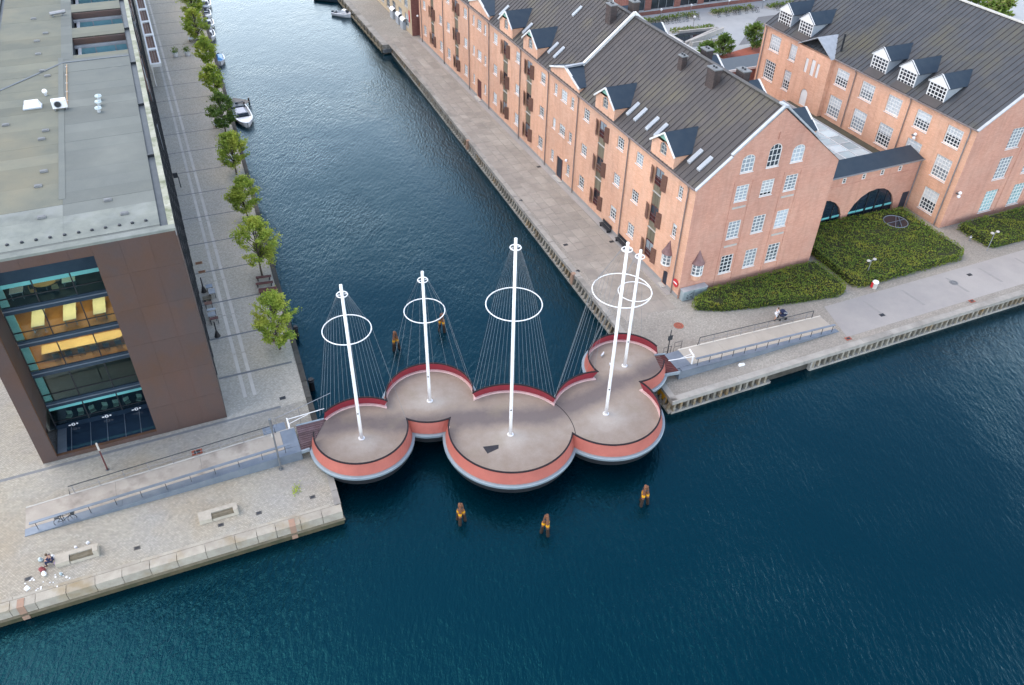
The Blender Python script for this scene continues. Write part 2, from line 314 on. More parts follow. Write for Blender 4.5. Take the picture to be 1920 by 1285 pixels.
# ------------------------------------------------------------------ mesh helpers
def mats_of(m):
    m = m if isinstance(m, (list, tuple)) else [m]
    return [MATS[x] for x in m]
class MB:
    def __init__(s): s.v = []; s.f = []; s.mi = []
    def add(s, vs, fs, mi=0):
        o = len(s.v); s.v += [tuple(x) for x in vs]; s.f += [tuple(i + o for i in f) for f in fs]; s.mi += [mi] * len(fs); return s
    def poly(s, pts, mi=0): return s.add(pts, [tuple(range(len(pts)))], mi)
    def box(s, x0, y0, z0, x1, y1, z1, mi=0):
        return s.add([(x0, y0, z0), (x1, y0, z0), (x1, y1, z0), (x0, y1, z0), (x0, y0, z1), (x1, y0, z1), (x1, y1, z1), (x0, y1, z1)],
                     [(3, 2, 1, 0), (4, 5, 6, 7), (0, 1, 5, 4), (1, 2, 6, 5), (2, 3, 7, 6), (3, 0, 4, 7)], mi)
    def hexa(s, p, mi=0):              # eight corners, bottom four then top four
        return s.add(p, [(3, 2, 1, 0), (4, 5, 6, 7), (0, 1, 5, 4), (1, 2, 6, 5), (2, 3, 7, 6), (3, 0, 4, 7)], mi)
    def bar(s, p, q, wd, ht, mi=0, up=(0, 0, 1)):
        p, q = Vector(p), Vector(q); d = (q - p).normalized(); up = Vector(up)
        sd = d.cross(up)
        if sd.length < 1e-4: sd = d.cross(Vector((1, 0, 0)))
        sd.normalize(); u = sd.cross(d); sd = sd * wd / 2; u = u * ht / 2
        return s.hexa([p - sd - u, q - sd - u, q + sd - u, p + sd - u, p - sd + u, q - sd + u, q + sd + u, p + sd + u], mi)
    def slab(s, pts, th, mi=0):        # polygon extruded along its normal by th (downwards/backwards)
        pts = [Vector(p) for p in pts]; n = (pts[1] - pts[0]).cross(pts[2] - pts[0]).normalized() * th
        k = len(pts); lo = [p - n for p in pts]
        return s.add(pts + lo, [tuple(range(k)), tuple(range(2 * k - 1, k - 1, -1))] + [((i + 1) % k, i, i + k, (i + 1) % k + k) for i in range(k)], mi)
    def prism(s, poly, z0, z1, mi=0, mtop=None):
        k = len(poly); vs = [(x, y, z0) for x, y in poly] + [(x, y, z1) for x, y in poly]
        s.add(vs, [(i, (i + 1) % k, (i + 1) % k + k, i + k) for i in range(k)] + [tuple(range(k - 1, -1, -1))], mi)
        return s.add([(x, y, z1) for x, y in poly], [tuple(range(k))], mi if mtop is None else mtop)
    def tube(s, path, r, n=8, mi=0, closed=False, caps=True):
        P = [Vector(p) for p in path]; k = len(P); rr = r if isinstance(r, (list, tuple)) else [r] * k; rings = []
        ref = Vector((0, 0, 1))
        for i in range(k):
            a = P[(i - 1) % k] if (closed or i > 0) else P[i]; b = P[(i + 1) % k] if (closed or i < k - 1) else P[i]
            d = (b - a).normalized(); rf = ref if abs(d.z) < .95 else Vector((1, 0, 0))
            x = d.cross(rf).normalized(); y = x.cross(d)
            rings.append([P[i] + (x * math.cos(t) + y * math.sin(t)) * rr[i] for t in [2 * math.pi * j / n for j in range(n)]])
        vs = [p for g in rings for p in g]; fs = []
        for i in range(k if closed else k - 1):
            i2 = (i + 1) % k
            fs += [(i * n + j, i * n + (j + 1) % n, i2 * n + (j + 1) % n, i2 * n + j) for j in range(n)]
        if caps and not closed: fs += [tuple(range(n - 1, -1, -1)), tuple(range((k - 1) * n, k * n))]
        return s.add(vs, fs, mi)
    def cyl(s, p, q, r0, r1=None, n=10, mi=0): return s.tube([p, q], [r0, r0 if r1 is None else r1], n, mi)
    def ring(s, c, r, t, n=40, m=6, mi=0):
        c = Vector(c); return s.tube([c + Vector((math.cos(a) * r, math.sin(a) * r, 0)) for a in [2 * math.pi * i / n for i in range(n)]], t, m, mi, True)
    def lathe(s, prof, n=12, mi=0, c=(0, 0, 0)):
        vs = []; fs = []; k = len(prof)
        for r, z in prof: vs += [(c[0] + r * math.cos(2 * math.pi * j / n), c[1] + r * math.sin(2 * math.pi * j / n), c[2] + z) for j in range(n)]
        for i in range(k - 1): fs += [(i * n + j, i * n + (j + 1) % n, (i + 1) * n + (j + 1) % n, (i + 1) * n + j) for j in range(n)]
        fs += [tuple(range(n - 1, -1, -1)), tuple(range((k - 1) * n, k * n))]
        return s.add(vs, fs, mi)
    def ball(s, c, rx, ry=None, rz=None, n=10, m=6, mi=0):
        ry = ry or rx; rz = rz or rx
        prof = [(math.sin(math.pi * i / m), -math.cos(math.pi * i / m)) for i in range(m + 1)]
        vs = []; fs = []
        for r, z in prof: vs += [(c[0] + rx * max(r, .001) * math.cos(2 * math.pi * j / n), c[1] + ry * max(r, .001) * math.sin(2 * math.pi * j / n), c[2] + rz * z) for j in range(n)]
        for i in range(m): fs += [(i * n + j, i * n + (j + 1) % n, (i + 1) * n + (j + 1) % n, (i + 1) * n + j) for j in range(n)]
        return s.add(vs, fs, mi)
    def mesh(s, name, mats, smooth=False):
        me = bpy.data.meshes.new(name); me.from_pydata(s.v, [], s.f)
        for m in mats_of(mats): me.materials.append(m)
        if any(s.mi): me.polygons.foreach_set('material_index', s.mi)
        if smooth: me.polygons.foreach_set('use_smooth', [True] * len(s.f))
        me.update(); return me
    def build(s, name, mats, parent=None, loc=None, rz=0, smooth=False):
        return link(name, s.mesh(name, mats, smooth), parent, loc, rz)
def link(name, me, parent=None, loc=None, rz=0, rot=None):
    o = bpy.data.objects.new(name, me); C.objects.link(o)
    if parent is not None: o.parent = parent
    if loc is not None: o.location = loc
    o.rotation_euler = rot if rot else (0, 0, rz)
    return o
def tag(o, label=None, cat=None, group=None, kind=None):
    for k, v in (('label', label), ('category', cat), ('group', group), ('kind', kind)):
        if v: o[k] = v
    return o
def thing(name, label, cat, loc=(0, 0, 0), rz=0, group=None, kind=None):
    return tag(link(name, None, None, loc, rz), label, cat, group, kind)
def kids(o): return list(o.children)
def dup(o, loc=None, rz=None, label=None, group=None, parent=None):
    c = o.copy(); C.objects.link(c)
    if parent is not None: c.parent = parent
    if loc is not None: c.location = loc
    if rz is not None: c.rotation_euler = (0, 0, rz)
    if label: c['label'] = label
    if group: c['group'] = group
    for ch in kids(o): dup(ch, parent=c)
    return c
def clip(poly, hps):                   # clip an (a, z) polygon by half planes f(a, z) >= 0
    for f in hps:
        out = []; k = len(poly)
        for i in range(k):
            p, q = poly[i], poly[(i + 1) % k]; fp, fq = f(*p), f(*q)
            if fp >= 0: out.append(p)
            if fp * fq < 0:
                t = fp / (fp - fq); out.append((p[0] + (q[0] - p[0]) * t, p[1] + (q[1] - p[1]) * t))
        poly = out
        if len(poly) < 3: return []
    return poly
def wall(mb, F, a0, a1, z0, z1, holes=(), depth=.2, hps=(), mi=0, mr=None):
    mr = mi if mr is None else mr
    As = sorted({a0, a1} | {x for h in holes for x in (h[0], h[2]) if a0 < x < a1}); Zs = sorted({z0, z1} | {x for h in holes for x in (h[1], h[3]) if z0 < x < z1})
    for i in range(len(Zs) - 1):
        j = 0
        while j < len(As) - 1:
            zc = (Zs[i] + Zs[i + 1]) / 2
            inh = lambda jj: any(h[0] < (As[jj] + As[jj + 1]) / 2 < h[2] and h[1] < zc < h[3] for h in holes)
            if inh(j): j += 1; continue
            e = j
            while e + 1 < len(As) - 1 and not inh(e + 1): e += 1
            p = clip([(As[j], Zs[i]), (As[e + 1], Zs[i]), (As[e + 1], Zs[i + 1]), (As[j], Zs[i + 1])], hps)
            if p: mb.poly([F(a, z, 0) for a, z in p], mi)
            j = e + 1
    for h in holes:
        b0, c0, b1, c1 = h[:4]; rise = h[4] if len(h) > 4 else 0
        top = c1 - rise
        for (p, q) in (((b0, c0), (b1, c0)), ((b0, c0), (b0, top)), ((b1, c0), (b1, top))) + (() if rise else (((b0, c1), (b1, c1)),)):
            mb.poly([F(*p, 0), F(*q, 0), F(*q, -depth), F(*p, -depth)], mr)
        if rise:
            arc = [((b0 + b1) / 2 + math.cos(t) * (b1 - b0) / 2, top + math.sin(t) * rise) for t in [math.pi * k / 10 for k in range(11)]]
            for p, q in zip(arc, arc[1:]):
                mb.poly([F(*p, 0), F(*q, 0), F(*q, -depth), F(*p, -depth)], mr)
                mb.poly([F(p[0], p[1], 0), F(q[0], q[1], 0), F(q[0], c1, 0), F(p[0], c1, 0)], mi)
# window meshes are shared by size
_wc = {}
def win_mesh(wd, ht, nx, ny, arch, sill, bar=.05, fr=.09, blind=0, fmat='white_paint', gm='win_dark'):
    key = (round(wd, 2), round(ht, 2), nx, ny, round(arch, 2), sill, bar, fr, round(blind, 2), fmat, gm)
    if key in _wc: return _wc[key]
    f = MB(); h2 = wd / 2; top = ht - arch
    f.box(-h2, -.05, 0, -h2 + fr, .05, top); f.box(h2 - fr, -.05, 0, h2, .05, top)
    f.box(-h2 + fr, -.05, 0, h2 - fr, .05, fr)
    def zt(x): return ht if not arch else top + arch * math.sqrt(max(0, 1 - (x / h2) ** 2))
    if arch:
        arc = [(math.cos(t), math.sin(t)) for t in [math.pi * k / 10 for k in range(11)]]
        for (a, b), (c, d) in zip(arc, arc[1:]):
            o = [(a * h2, top + b * arch), (c * h2, top + d * arch)]; n = [(a * (h2 - fr), top + b * (arch - fr)), (c * (h2 - fr), top + d * (arch - fr))]
            f.hexa([(n[0][0], -.05, n[0][1]), (o[0][0], -.05, o[0][1]), (o[0][0], .05, o[0][1]), (n[0][0], .05, n[0][1]), (n[1][0], -.05, n[1][1]), (o[1][0], -.05, o[1][1]), (o[1][0], .05, o[1][1]), (n[1][0], .05, n[1][1])])
    else: f.box(-h2 + fr, -.05, ht - fr, h2 - fr, .05, ht)
    for i in range(1, nx):
        x = -h2 + wd * i / nx; f.box(x - bar / 2, -.035, fr, x + bar / 2, .03, zt(x) - fr)
    for j in range(1, ny):
        z = ht * j / ny; hx = h2 - fr
        if arch and z > top: hx = h2 * math.sqrt(max(0, 1 - ((z - top) / arch) ** 2)) - fr
        f.box(-hx, -.03, z - bar / 2, hx, .026, z + bar / 2)
    if sill: f.box(-h2 - .05, -sill, -.08, h2 + .05, .04, -.002)
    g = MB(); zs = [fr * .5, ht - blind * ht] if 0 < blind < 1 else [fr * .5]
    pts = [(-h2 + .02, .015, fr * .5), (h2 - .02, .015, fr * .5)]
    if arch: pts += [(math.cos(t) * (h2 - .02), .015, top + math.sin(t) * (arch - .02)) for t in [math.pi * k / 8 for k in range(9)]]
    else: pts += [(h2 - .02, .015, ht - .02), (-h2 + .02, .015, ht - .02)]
    if blind:  # pale upper part stands for blinds and for painted sky reflection
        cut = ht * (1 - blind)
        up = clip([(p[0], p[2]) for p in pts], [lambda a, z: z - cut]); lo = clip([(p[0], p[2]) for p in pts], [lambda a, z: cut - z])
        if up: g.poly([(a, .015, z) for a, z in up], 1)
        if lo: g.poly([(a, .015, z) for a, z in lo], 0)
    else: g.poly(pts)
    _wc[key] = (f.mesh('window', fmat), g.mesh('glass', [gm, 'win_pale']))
    return _wc[key]
def window(parent, F, a, z, wd, ht, nx, ny, rz, depth=.2, arch=0, blind=0, sill=None, gm='win_dark', fmat='white_paint', bar=.05, fr=.09, name='window'):
    fm, gmesh = win_mesh(wd, ht, nx, ny, arch, depth if sill is None else sill, bar, fr, blind, fmat, gm)
    o = link(name, fm, parent, F(a, z, -depth + .06), rz); link('glass', gmesh, o)
    return o
def leaves(mb, pts, size, rg, flat=.5, mi=0):
    for p in pts:
        a = rg.uniform(0, 6.283); s = size * rg.uniform(.65, 1.3)
        n = Vector((rg.gauss(0, flat), rg.gauss(0, flat), 1)).normalized(); x = n.cross(Vector((math.cos(a), math.sin(a), .1))).normalized(); y = n.cross(x)
        p = Vector(p); mb.add([p - x * s, p - y * s * .55, p + x * s, p + y * s * .55], [(0, 1, 2, 3)], mi)
# ================================================================== ground, quays, water
wm = MB(); wm.poly([(-1500, -1200, 0), (1500, -1200, 0), (1500, 1800, 0), (-1500, 1800, 0)])
tag(wm.build('water', 'water'), kind='structure')
bedm = MB(); bedm.poly([(-1500, -1200, -4), (1500, -1200, -4), (1500, 1800, -4), (-1500, 1800, -4)])
tag(bedm.build('ground', 'soil'), kind='structure')
cdir = Vector((math.cos(R(111.8)), math.sin(R(111.8)))); fdir = Vector((math.cos(R(23.6)), math.sin(R(23.6))))
FL = Vector((-13.75, 43.75))           # outer corner of the office quay
def lq(along_canal, along_front): return FL + cdir * along_canal - fdir * along_front
# office quay: cobbled sheet, a front zone of rough setts, coping stones, walls
q = MB(); a, b, c_, d_ = lq(.45, .45), lq(700, .45), lq(700, 500), lq(.45, 500)
q.prism([(p.x, p.y) for p in (a, b, c_, d_)], -4, Q, 0)
quayL = tag(q.build('quay_ground', 'cobble_left'), kind='structure')
qs = MB(); lo = [L(.02, -.9), Vector((*lq(14.6, .53), Q)), Vector((*lq(206, .53), Q)), L(.02, 190)]
qs.slab([p + Vector((0, 0, .004)) for p in lo], .003)
tag(qs.build('quay_pavement', 'cobble_quay'), kind='structure')
st = tag(link('paving_tracks', None, None, (0, 0, 0)), kind='structure')
for off in (1.85, 2.75):
    for k in range(24):
        m = MB(); m.slab([L(off, 2 + k * 7 + .06, .009), L(off + .33, 2 + k * 7 + .06, .009), L(off + .33, 2 + k * 7 + 6.9, .009), L(off, 2 + k * 7 + 6.9, .009)], .004)
        m.build('track_stone', 'pale_strip', st)
dr = tag(link('drain_channels', None, None, (0, 0, 0)), kind='structure')
for k in range(20):
    y = 5.6 + k * 6.5; dw = max(.16, .3 - y * .004); m = MB(); x1 = 6.95 + y * .04
    m.slab([L(.05, y, .014), L(x1, y - .12, .014), L(x1, y - .12 + dw, .014), L(.05, y + dw, .014)], .004); m.build('drain_channel', 'drain', dr)
# front drain line across the forecourt (runs along the building foot)
m = MB(); m.slab([L(-19, -.95, .006), L(4.9, -.62, .006), L(4.9, -.34, .006), L(-19, -.62, .006)], .004); m.build('drain_channel', 'drain', dr)
# quay walls on the office side: stone coping blocks and a dark wall below
qw = tag(link('quay_wall', None, None, (0, 0, 0)), kind='structure')
m = MB()
for (p0, p1, n) in ((lq(0, 0), lq(0, 260), Vector((fdir.y, -fdir.x))), (lq(0, 0), lq(400, 0), Vector((-cdir.y, cdir.x)) * -1)):
    n3 = Vector((n.x, n.y, 0)); 
    m.poly([(p0.x, p0.y, -3.5), (p1.x, p1.y, -3.5), (p1.x, p1.y, .62), (p0.x, p0.y, .62)], 0)
m.build('wall_face', 'quay_green', qw)
bandm = MB()
for (s0, s1) in ((0, 260),):
    A, B = lq(-.10, s0 - .1), lq(-.10, s1); A2, B2 = lq(.5, s0), lq(.5, s1)
    bandm.hexa([(A.x, A.y, .55), (B.x, B.y, .55), (B2.x, B2.y, .55), (A2.x, A2.y, .55), (A.x, A.y, .80), (B.x, B.y, .80), (B2.x, B2.y, .80), (A2.x, A2.y, .80)])
bandm.build('timber_waler', 'timber', qw)
rg = random.Random(3)
y = 0.0
while y < 62:                          # front coping: two courses of blocks
    ln = rg.uniform(1.5, 2.3); z = Q + rg.uniform(.035, .06)
    A, B, A2, B2 = lq(-.04, y + .02), lq(-.04, y + ln - .02), lq(.78, y + .02), lq(.78, y + ln - .02)
    m = MB(); m.hexa([(A.x, A.y, .8), (A2.x, A2.y, .8), (B2.x, B2.y, .8), (B.x, B.y, .8), (A.x, A.y, z), (A2.x, A2.y, z), (B2.x, B2.y, z), (B.x, B.y, z)])
    m.build('coping_stone', 'granite', qw); y += ln
y = .85
while y < 200:                         # canal edge coping
    ln = rg.uniform(1.2, 2.6); z = Q + rg.uniform(.03, .05); ln *= 1 + y / 120
    A, B = lq(y + .02, -.04), lq(y + ln - .02, -.04); A2, B2 = lq(y + .02, .5), lq(y + ln - .02, .5)
    m = MB(); m.hexa([(A.x, A.y, .8), (B.x, B.y, .8), (B2.x, B2.y, .8), (A2.x, A2.y, .8), (A.x, A.y, z), (B.x, B.y, z), (B2.x, B2.y, z), (A2.x, A2.y, z)])
    m.build('coping_stone', 'concrete_dark' if y > 8 else 'concrete', qw); y += ln
# second, inner course behind the front coping (worn kerb line)
y = .9
while y < 62:
    ln = rg.uniform(2.2, 3.4); A, B, A2, B2 = lq(.84, y), lq(.84, y + ln - .04), lq(1.12, y), lq(1.12, y + ln - .04); z = Q + .02
    m = MB(); m.hexa([(A.x, A.y, Q - .1), (A2.x, A2.y, Q - .1), (B2.x, B2.y, Q - .1), (B.x, B.y, Q - .1), (A.x, A.y, z), (A2.x, A2.y, z), (B2.x, B2.y, z), (B.x, B.y, z)])
    m.build('kerb_stone', 'granite', qw); y += ln
for yy in (4.15, 24.25):               # rusty red steel ladder recess over the coping
    A, B, A2, B2 = lq(-.1, yy - .24), lq(-.1, yy + .24), lq(.7, yy - .24), lq(.7, yy + .24)
    m = MB(); m.hexa([(A.x, A.y, .1), (A2.x, A2.y, .1), (B2.x, B2.y, .1), (B.x, B.y, .1), (A.x, A.y, Q + .075), (A2.x, A2.y, Q + .075), (B2.x, B2.y, Q + .075), (B.x, B.y, Q + .075)])
    m.build('ladder_plate', 'ladder_red', qw)

# warehouse quay
VF, UC = -14.35, -9.4
def edge_u(v):                         # canal edge line of the warehouse quay
    if v < 0: return -9.6 + (v - VF) / (0 - VF) * .75
    return -8.85 + 3.1 * min(v, 92) / 92
poly = [W(edge_u(VF + .5) + .35, VF + .35), W(260, VF + .35), W(420, 420), W(-2, 420), W(-7.3, 150), W(-7.35, 89.6), W(edge_u(89) + .35, 89.4), W(edge_u(40) + .35, 40), W(edge_u(0) + .35, 0)]
q = MB(); q.prism([(p.x, p.y) for p in poly], -4, Q)
quayR = tag(q.build('quay_ground', 'cobble_right'), kind='structure')
# void under the front deck where the wall is set back
rw = tag(link('quay_wall', None, None, (0, 0, 0)), kind='structure')
segs = [(-9.55, 2.3, True), (7.4, 150, True)]
def qbox(m, u0, v0, z0, u1, v1, z1, mi=0):
    m.hexa([W(u0, v0, z0 - Q), W(u1, v0, z0 - Q), W(u1, v1, z0 - Q), W(u0, v1, z0 - Q), W(u0, v0, z1 - Q), W(u1, v0, z1 - Q), W(u1, v1, z1 - Q), W(u0, v1, z1 - Q)], mi)
m = MB(); qbox(m, -9.5, VF + .3, -3, 150, VF + .36, 1.2); m.build('wall_face', 'concrete_dark', rw)
u = -9.72
while u < 150:                         # cap stones
    ln = 4.0 if u < 70 else 12; m = MB(); qbox(m, u + .01, VF - .12, 1.2, u + ln - .01, VF + .62, Q + .05); m.build('cap_beam', 'concrete', rw); u += ln
for (u0, u1) in ((-9.65, 2.3), (7.4, 90)):
    m = MB(); qbox(m, u0, VF - .14, -.3, u1, VF + .25, .26); m.build('foot_beam', 'concrete', rw)
    u = u0 + .3; n = 0
    ribm = MB(); ribm.box(-.13, -.1, .26, .13, .3, 1.2)
    me = ribm.mesh('rib', 'concrete_rib')
    while u < u1 and n < 100:
        p = W(u, VF, -Q); o = link('rib', me, rw, p, TH); u += .78; n += 1
m = MB(); qbox(m, 7.3, VF - .1, -.3, 7.9, VF + .28, 1.2); m.build('end_pier', 'concrete', rw)
# canal side
pts = [VF, 0, 20, 40, 60, 89.3]
for v0, v1 in zip(pts, pts[1:]):
    u0, u1 = edge_u(v0), edge_u(v1)
    A, B = W(u0 - .1, v0, -.4), W(u1 - .1, v1, -.4); A2, B2 = W(u0 + .55, v0, -.4), W(u1 + .55, v1, -.4); up = Vector((0, 0, .45))
    n = max(1, int((v1 - v0) / 4))
    for k in range(n):
        f0, f1 = k / n + .002, (k + 1) / n - .002; P = [A.lerp(B, f0), A.lerp(B, f1), A2.lerp(B2, f1), A2.lerp(B2, f0)]
        m = MB(); m.hexa(P + [p + up for p in P]); m.build('cap_beam', 'concrete', rw)
    F0, F1 = W(u0 - .32, v0, -1.85), W(u1 - .32, v1, -1.85); G0, G1 = W(u0 + .1, v0, -1.85), W(u1 + .1, v1, -1.85); up = Vector((0, 0, .52))
    m = MB(); m.hexa([F0, F1, G1, G0] + [p + up for p in (F0, F1, G1, G0)]); m.build('foot_beam', 'concrete', rw)
    m = MB(); m.poly([W(u0 + .14, v0, -4), W(u1 + .14, v1, -4), W(u1 + .14, v1, -.35), W(u0 + .14, v0, -.35)]); m.build('wall_face', 'concrete_dark', rw)
ribm = MB(); ribm.hexa([(-.34, -.13, .22), (.16, -.13, .22), (.16, .13, .22), (-.34, .13, .22), (-.06, -.13, 1.2), (.16, -.13, 1.2), (.16, .13, 1.2), (-.06, .13, 1.2)])
me = ribm.mesh('rib', 'concrete_rib'); v = -13.9
while v < 89:
    link('rib', me, rw, W(edge_u(v), v, -Q), TH); v += .75
for v in (8.8, 46.2):
    m = MB(); qbox(m, edge_u(v) - .34, v - .25, .1, edge_u(v) + .12, v + .25, Q + .07); m.build('ladder_plate', 'ladder_red', rw)
m = MB(); qbox(m, edge_u(-12) - .16, -13.3, .5, edge_u(-12) - .1, -11.6, 1.3); m.build('yellow_marking', 'yellow', rw)
# timber landing that steps out at the far end
ld = thing('landing_stage', 'low grey timber landing stage stepping out at far end of warehouse quay', 'landing stage', W(-7.4, 89.6, 0), TH)
m = MB(); m.box(-.25, 0, -.25, .9, 40, .04); m.build('walkway', 'concrete', ld)
m = MB(); m.box(-.55, .2, -1.25, -.25, 40, -1.0); m.build('fender_beam', 'timber', ld)
for k in range(14):
    m = MB(); m.box(-.5, .2 + k * 2.4, -1.5, -.27, .5 + k * 2.4, .0); m.build('post', 'timber', ld)
m = MB(); m.box(-.3, -.5, -1.3, 1.4, 0, -.7); m.build('step', 'steel_grey', ld)
# paving slabs of the warehouse quay
sl_ = tag(link('slab_pavement', None, None, (0, 0, 0)), kind='structure')
cols = [(-7.45, -6.0), (-5.95, -4.85), (-4.8, -3.4), (-3.35, -2.0), (-1.95, -1.05)]
rg = random.Random(5)
for ci, (u0, u1) in enumerate(cols):
    v = -2.0 + rg.uniform(0, .8)
    while v < 92:
        ln = 2.1 if ci != 1 else 1.5
        if ln and v > 60: ln *= 1.6
        sh = max(0, v) / 92 * 1.0
        m = MB(); z = .012 + rg.uniform(0, .006)
        m.slab([W(u0 + sh, v, z), W(u1 + sh * .8, v, z), W(u1 + sh * .8, v + ln - .05, z), W(u0 + sh, v + ln - .05, z)], .012)
        m.build('paving_slab', 'paving', sl_); v += ln
# foot strip along the warehouse wall
m = MB(); m.slab([W(-.75, 1, .02), W(-.03, 1, .02), W(-.03, 90, .02), W(-.75, 90, .02)], .02); m.build('wall_strip', 'asphalt', sl_)
# pale asphalt promenade with tar seams
pv = MB(); pv.slab([W(13.2, -12.9, .006), W(150, -12.9, .006), W(150, -7.4, .006), W(14.6, -7.6, .006)], .005)
pvo = tag(pv.build('promenade', 'asphalt'), kind='structure')
for u in (19.6, 25.3, 32.1, 37.5, 43.5):
    m = MB(); m.slab([W(u, -11.6, .011), W(u + .35, -11.7, .011), W(u + .1, -8.6, .011), W(u - .2, -8.4, .011)], .004); m.build('tar_seam', 'tar', pvo)
M('cover_grey', (.11, .105, .10), (.085, .08, .078), 3, .8)
def manhole(p, label, r=.42, mat='drain', square=False):
    o = thing('manhole_cover', label, 'manhole cover', p)
    m = MB()
    if square: m.box(-r, -r * .7, .0, r, r * .7, .022)
    else: m.lathe([(r, 0), (r, .022), (r * .85, .026)], 16)
    m.build('cover', mat, o); m = MB()
    if square: m.box(-r * .6, -r * .4, .022, r * .6, r * .4, .03)
    else: m.ring((0, 0, .024), r * .6, .02, 16, 4)
    m.build('rim', 'dark_steel', o); o.rotation_euler = (0, 0, TH); return o
manhole(W(-2.56, -4.35, .012), 'reddish round manhole cover on cobbles near bridge signpost', .55, 'terracotta')
manhole(W(32.1, -9.62, .012), 'large oval dark manhole cover on pale promenade asphalt right of litter bin', .5, 'drain')
manhole(W(35.2, -9.1, .012), 'small dark grate on promenade right of the large oval manhole', .3, 'dark_steel', True)
manhole(W(19.6, -11.3, .012), 'small dark grate on promenade beside the ramp foot', .3, 'dark_steel', True)
manhole(W(31.1, -13.2, .055), 'rusty mooring plate on quay coping at far right', .35, 'terracotta', True)
manhole(W(13.1, -13.2, .055), 'rusty mooring plate on quay coping beside the ramp foot', .35, 'terracotta', True)
for (x, y, lb) in ((-16.55, 45.16, 'nearest the corner of the quay below the bridge'), (-20.63, 43.32, 'between the coping and the right granite bench'), (-23.4, 42.0, 'just below the right granite bench'), (-29.33, 39.53, 'midway between the two granite benches'), (-36.54, 36.45, 'near the litter at the left edge')):
    manhole((x, y, Q + .012), 'small dark square drain cover ' + lb, .24, 'cover_grey', True)
for (u, v, lb) in ((-7.45, 26.8, 'small black mooring ring plate on quay edge opposite the brown quay door'), (-6.72, 14.75, 'small black drain cover on quay paving above the near mast rings'), (-8.0, 9.12, 'black mooring plate at quay edge above red ladder plate'), (-1.07, 13.3, 'black drain cover beside the near facade bench'), (-1.05, 34.65, 'black drain cover at foot of the triple window wall')):
    manhole(W(u, v, .022), lb, .28, 'dark_steel', True)
manhole((L(6.2, 11.2).x, L(6.2, 11.2).y, Q + .018), 'dark square cover on the cobbles right of the nearest tree', .3, 'dark_steel', True)
manhole((-21.9, 57.2, Q + .012), 'small dark drain cover in open cobbles above the left boom gate', .28, 'dark_steel', True)
manhole((-27.84, 49.92, Q + .014), 'rusty red square cover between rail and forecourt setts', .45, 'terracotta', True)
# ================================================================== warehouse
EV, RG, GW = 13.8, 21.1, 18.5          # eaves, ridge, gable width
SLP = (RG - EV) / (GW / 2)
VL = 90.0
wh = thing('warehouse', 'long brick warehouse with grey seamed roof and shuttered loading doors along the canal', 'warehouse', WB, TH)
def FW(a, z, d): return (-d, a, z)     # canal facade: a = v
def FS(a, z, d): return (a, -d, z)     # south gable: a = u
RZW, RZS = R(-90), 0
rows3 = [(1.8, 1.55), (6.5, 1.5), (11.25, 1.5)]
SH = [6.85, 19.8, 41.1, 49.5, 70.2, 82.6]
wl, holes = [], []
def addw(v, wd, ht, z, nx, ny): wl.append((v, wd, ht, z, nx, ny)); holes.append((v - wd / 2, z, v + wd / 2, z + ht))
for v in (11.1, 15.45, 24.0, 36.7, 45.1, 53.4, 66.0, 74.2, 78.2, 87.0):
    for z, h in rows3: addw(v, 1.5, h + (.2 if z < 2 else 0), z, 4 if z < 2 else 4, 4)
for z, h in ((6.6, 1.65), (11.35, 1.5)): addw(2.65, .85, h, z, 2, 4)
for c_ in (30.3, 59.9):
    for z, h in rows3:
        for dv, wd in ((2.45, .9), (0, 1.7), (-2.4, .9)):
            if z < 2 and dv == 0: continue
            addw(c_ + dv, wd, h, z, 2 if wd < 1 else 4, 4)
for c_ in (30.3, 59.9): holes.append((c_ - 1.0 + .2, .15, c_ + .8 + .2, 3.2))
holes.append((2.45, .1, 3.35, 1.95))
for v in SH: holes.append((v - .85, 1.35, v + .85, 12.8))
m = MB(); wall(m, FW, 0, VL, 0, EV, holes, .22)
m.build('wall', 'brick_lit', wh)
m = MB(); m.box(-.035, 3.4, 0, -.002, 29.4, .45); m.box(-.035, 31.4, 0, -.002, 59, .45); m.box(-.035, 61, 0, -.002, VL, .45); m.box(-.035, 0, 0, -.002, 2.4, .45); m.build('plinth', 'asphalt', wh)
for k, (v, wd, ht, z, nx, ny) in enumerate(wl):
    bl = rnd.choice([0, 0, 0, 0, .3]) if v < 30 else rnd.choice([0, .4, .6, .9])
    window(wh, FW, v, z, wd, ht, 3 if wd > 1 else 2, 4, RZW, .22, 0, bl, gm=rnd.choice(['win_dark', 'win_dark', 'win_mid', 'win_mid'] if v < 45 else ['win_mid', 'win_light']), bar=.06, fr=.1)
# gable wall
gh = []; gw = []
for cu in (5.95, 9.25, 12.4):
    for z, h in ((2.0, 2.4), (6.6, 2.2), (11.25, 1.9)): gw.append((cu, z, 1.62, h, 0))
    gw.append((cu, 14.65, 1.62, 2.65 if cu == 9.25 else 2.0, .75 if cu == 9.25 else .6))
for cu, z, wd, h, ar in gw: gh.append((cu - wd / 2, z, cu + wd / 2, z + h, ar))
hp = [lambda a, z: EV - .02 + a * SLP - z, lambda a, z: EV - .02 + (GW - a) * SLP - z]
m = MB(); wall(m, FS, 0, GW, 0, RG + .1, gh, .22, hp)
for (u0, u1) in ((4.72, 4.86), (7.06, 7.18), (11.2, 11.32), (13.45, 13.58)): m.box(u0, -.05, .4, u1, 0, 13.6)
m.box(11.2, -.055, 13.6, 13.58, 0, 13.75)
m.box(9.2, -.1, 17.75, 9.32, 0, 18.6)
m.build('wall', 'brick', wh)
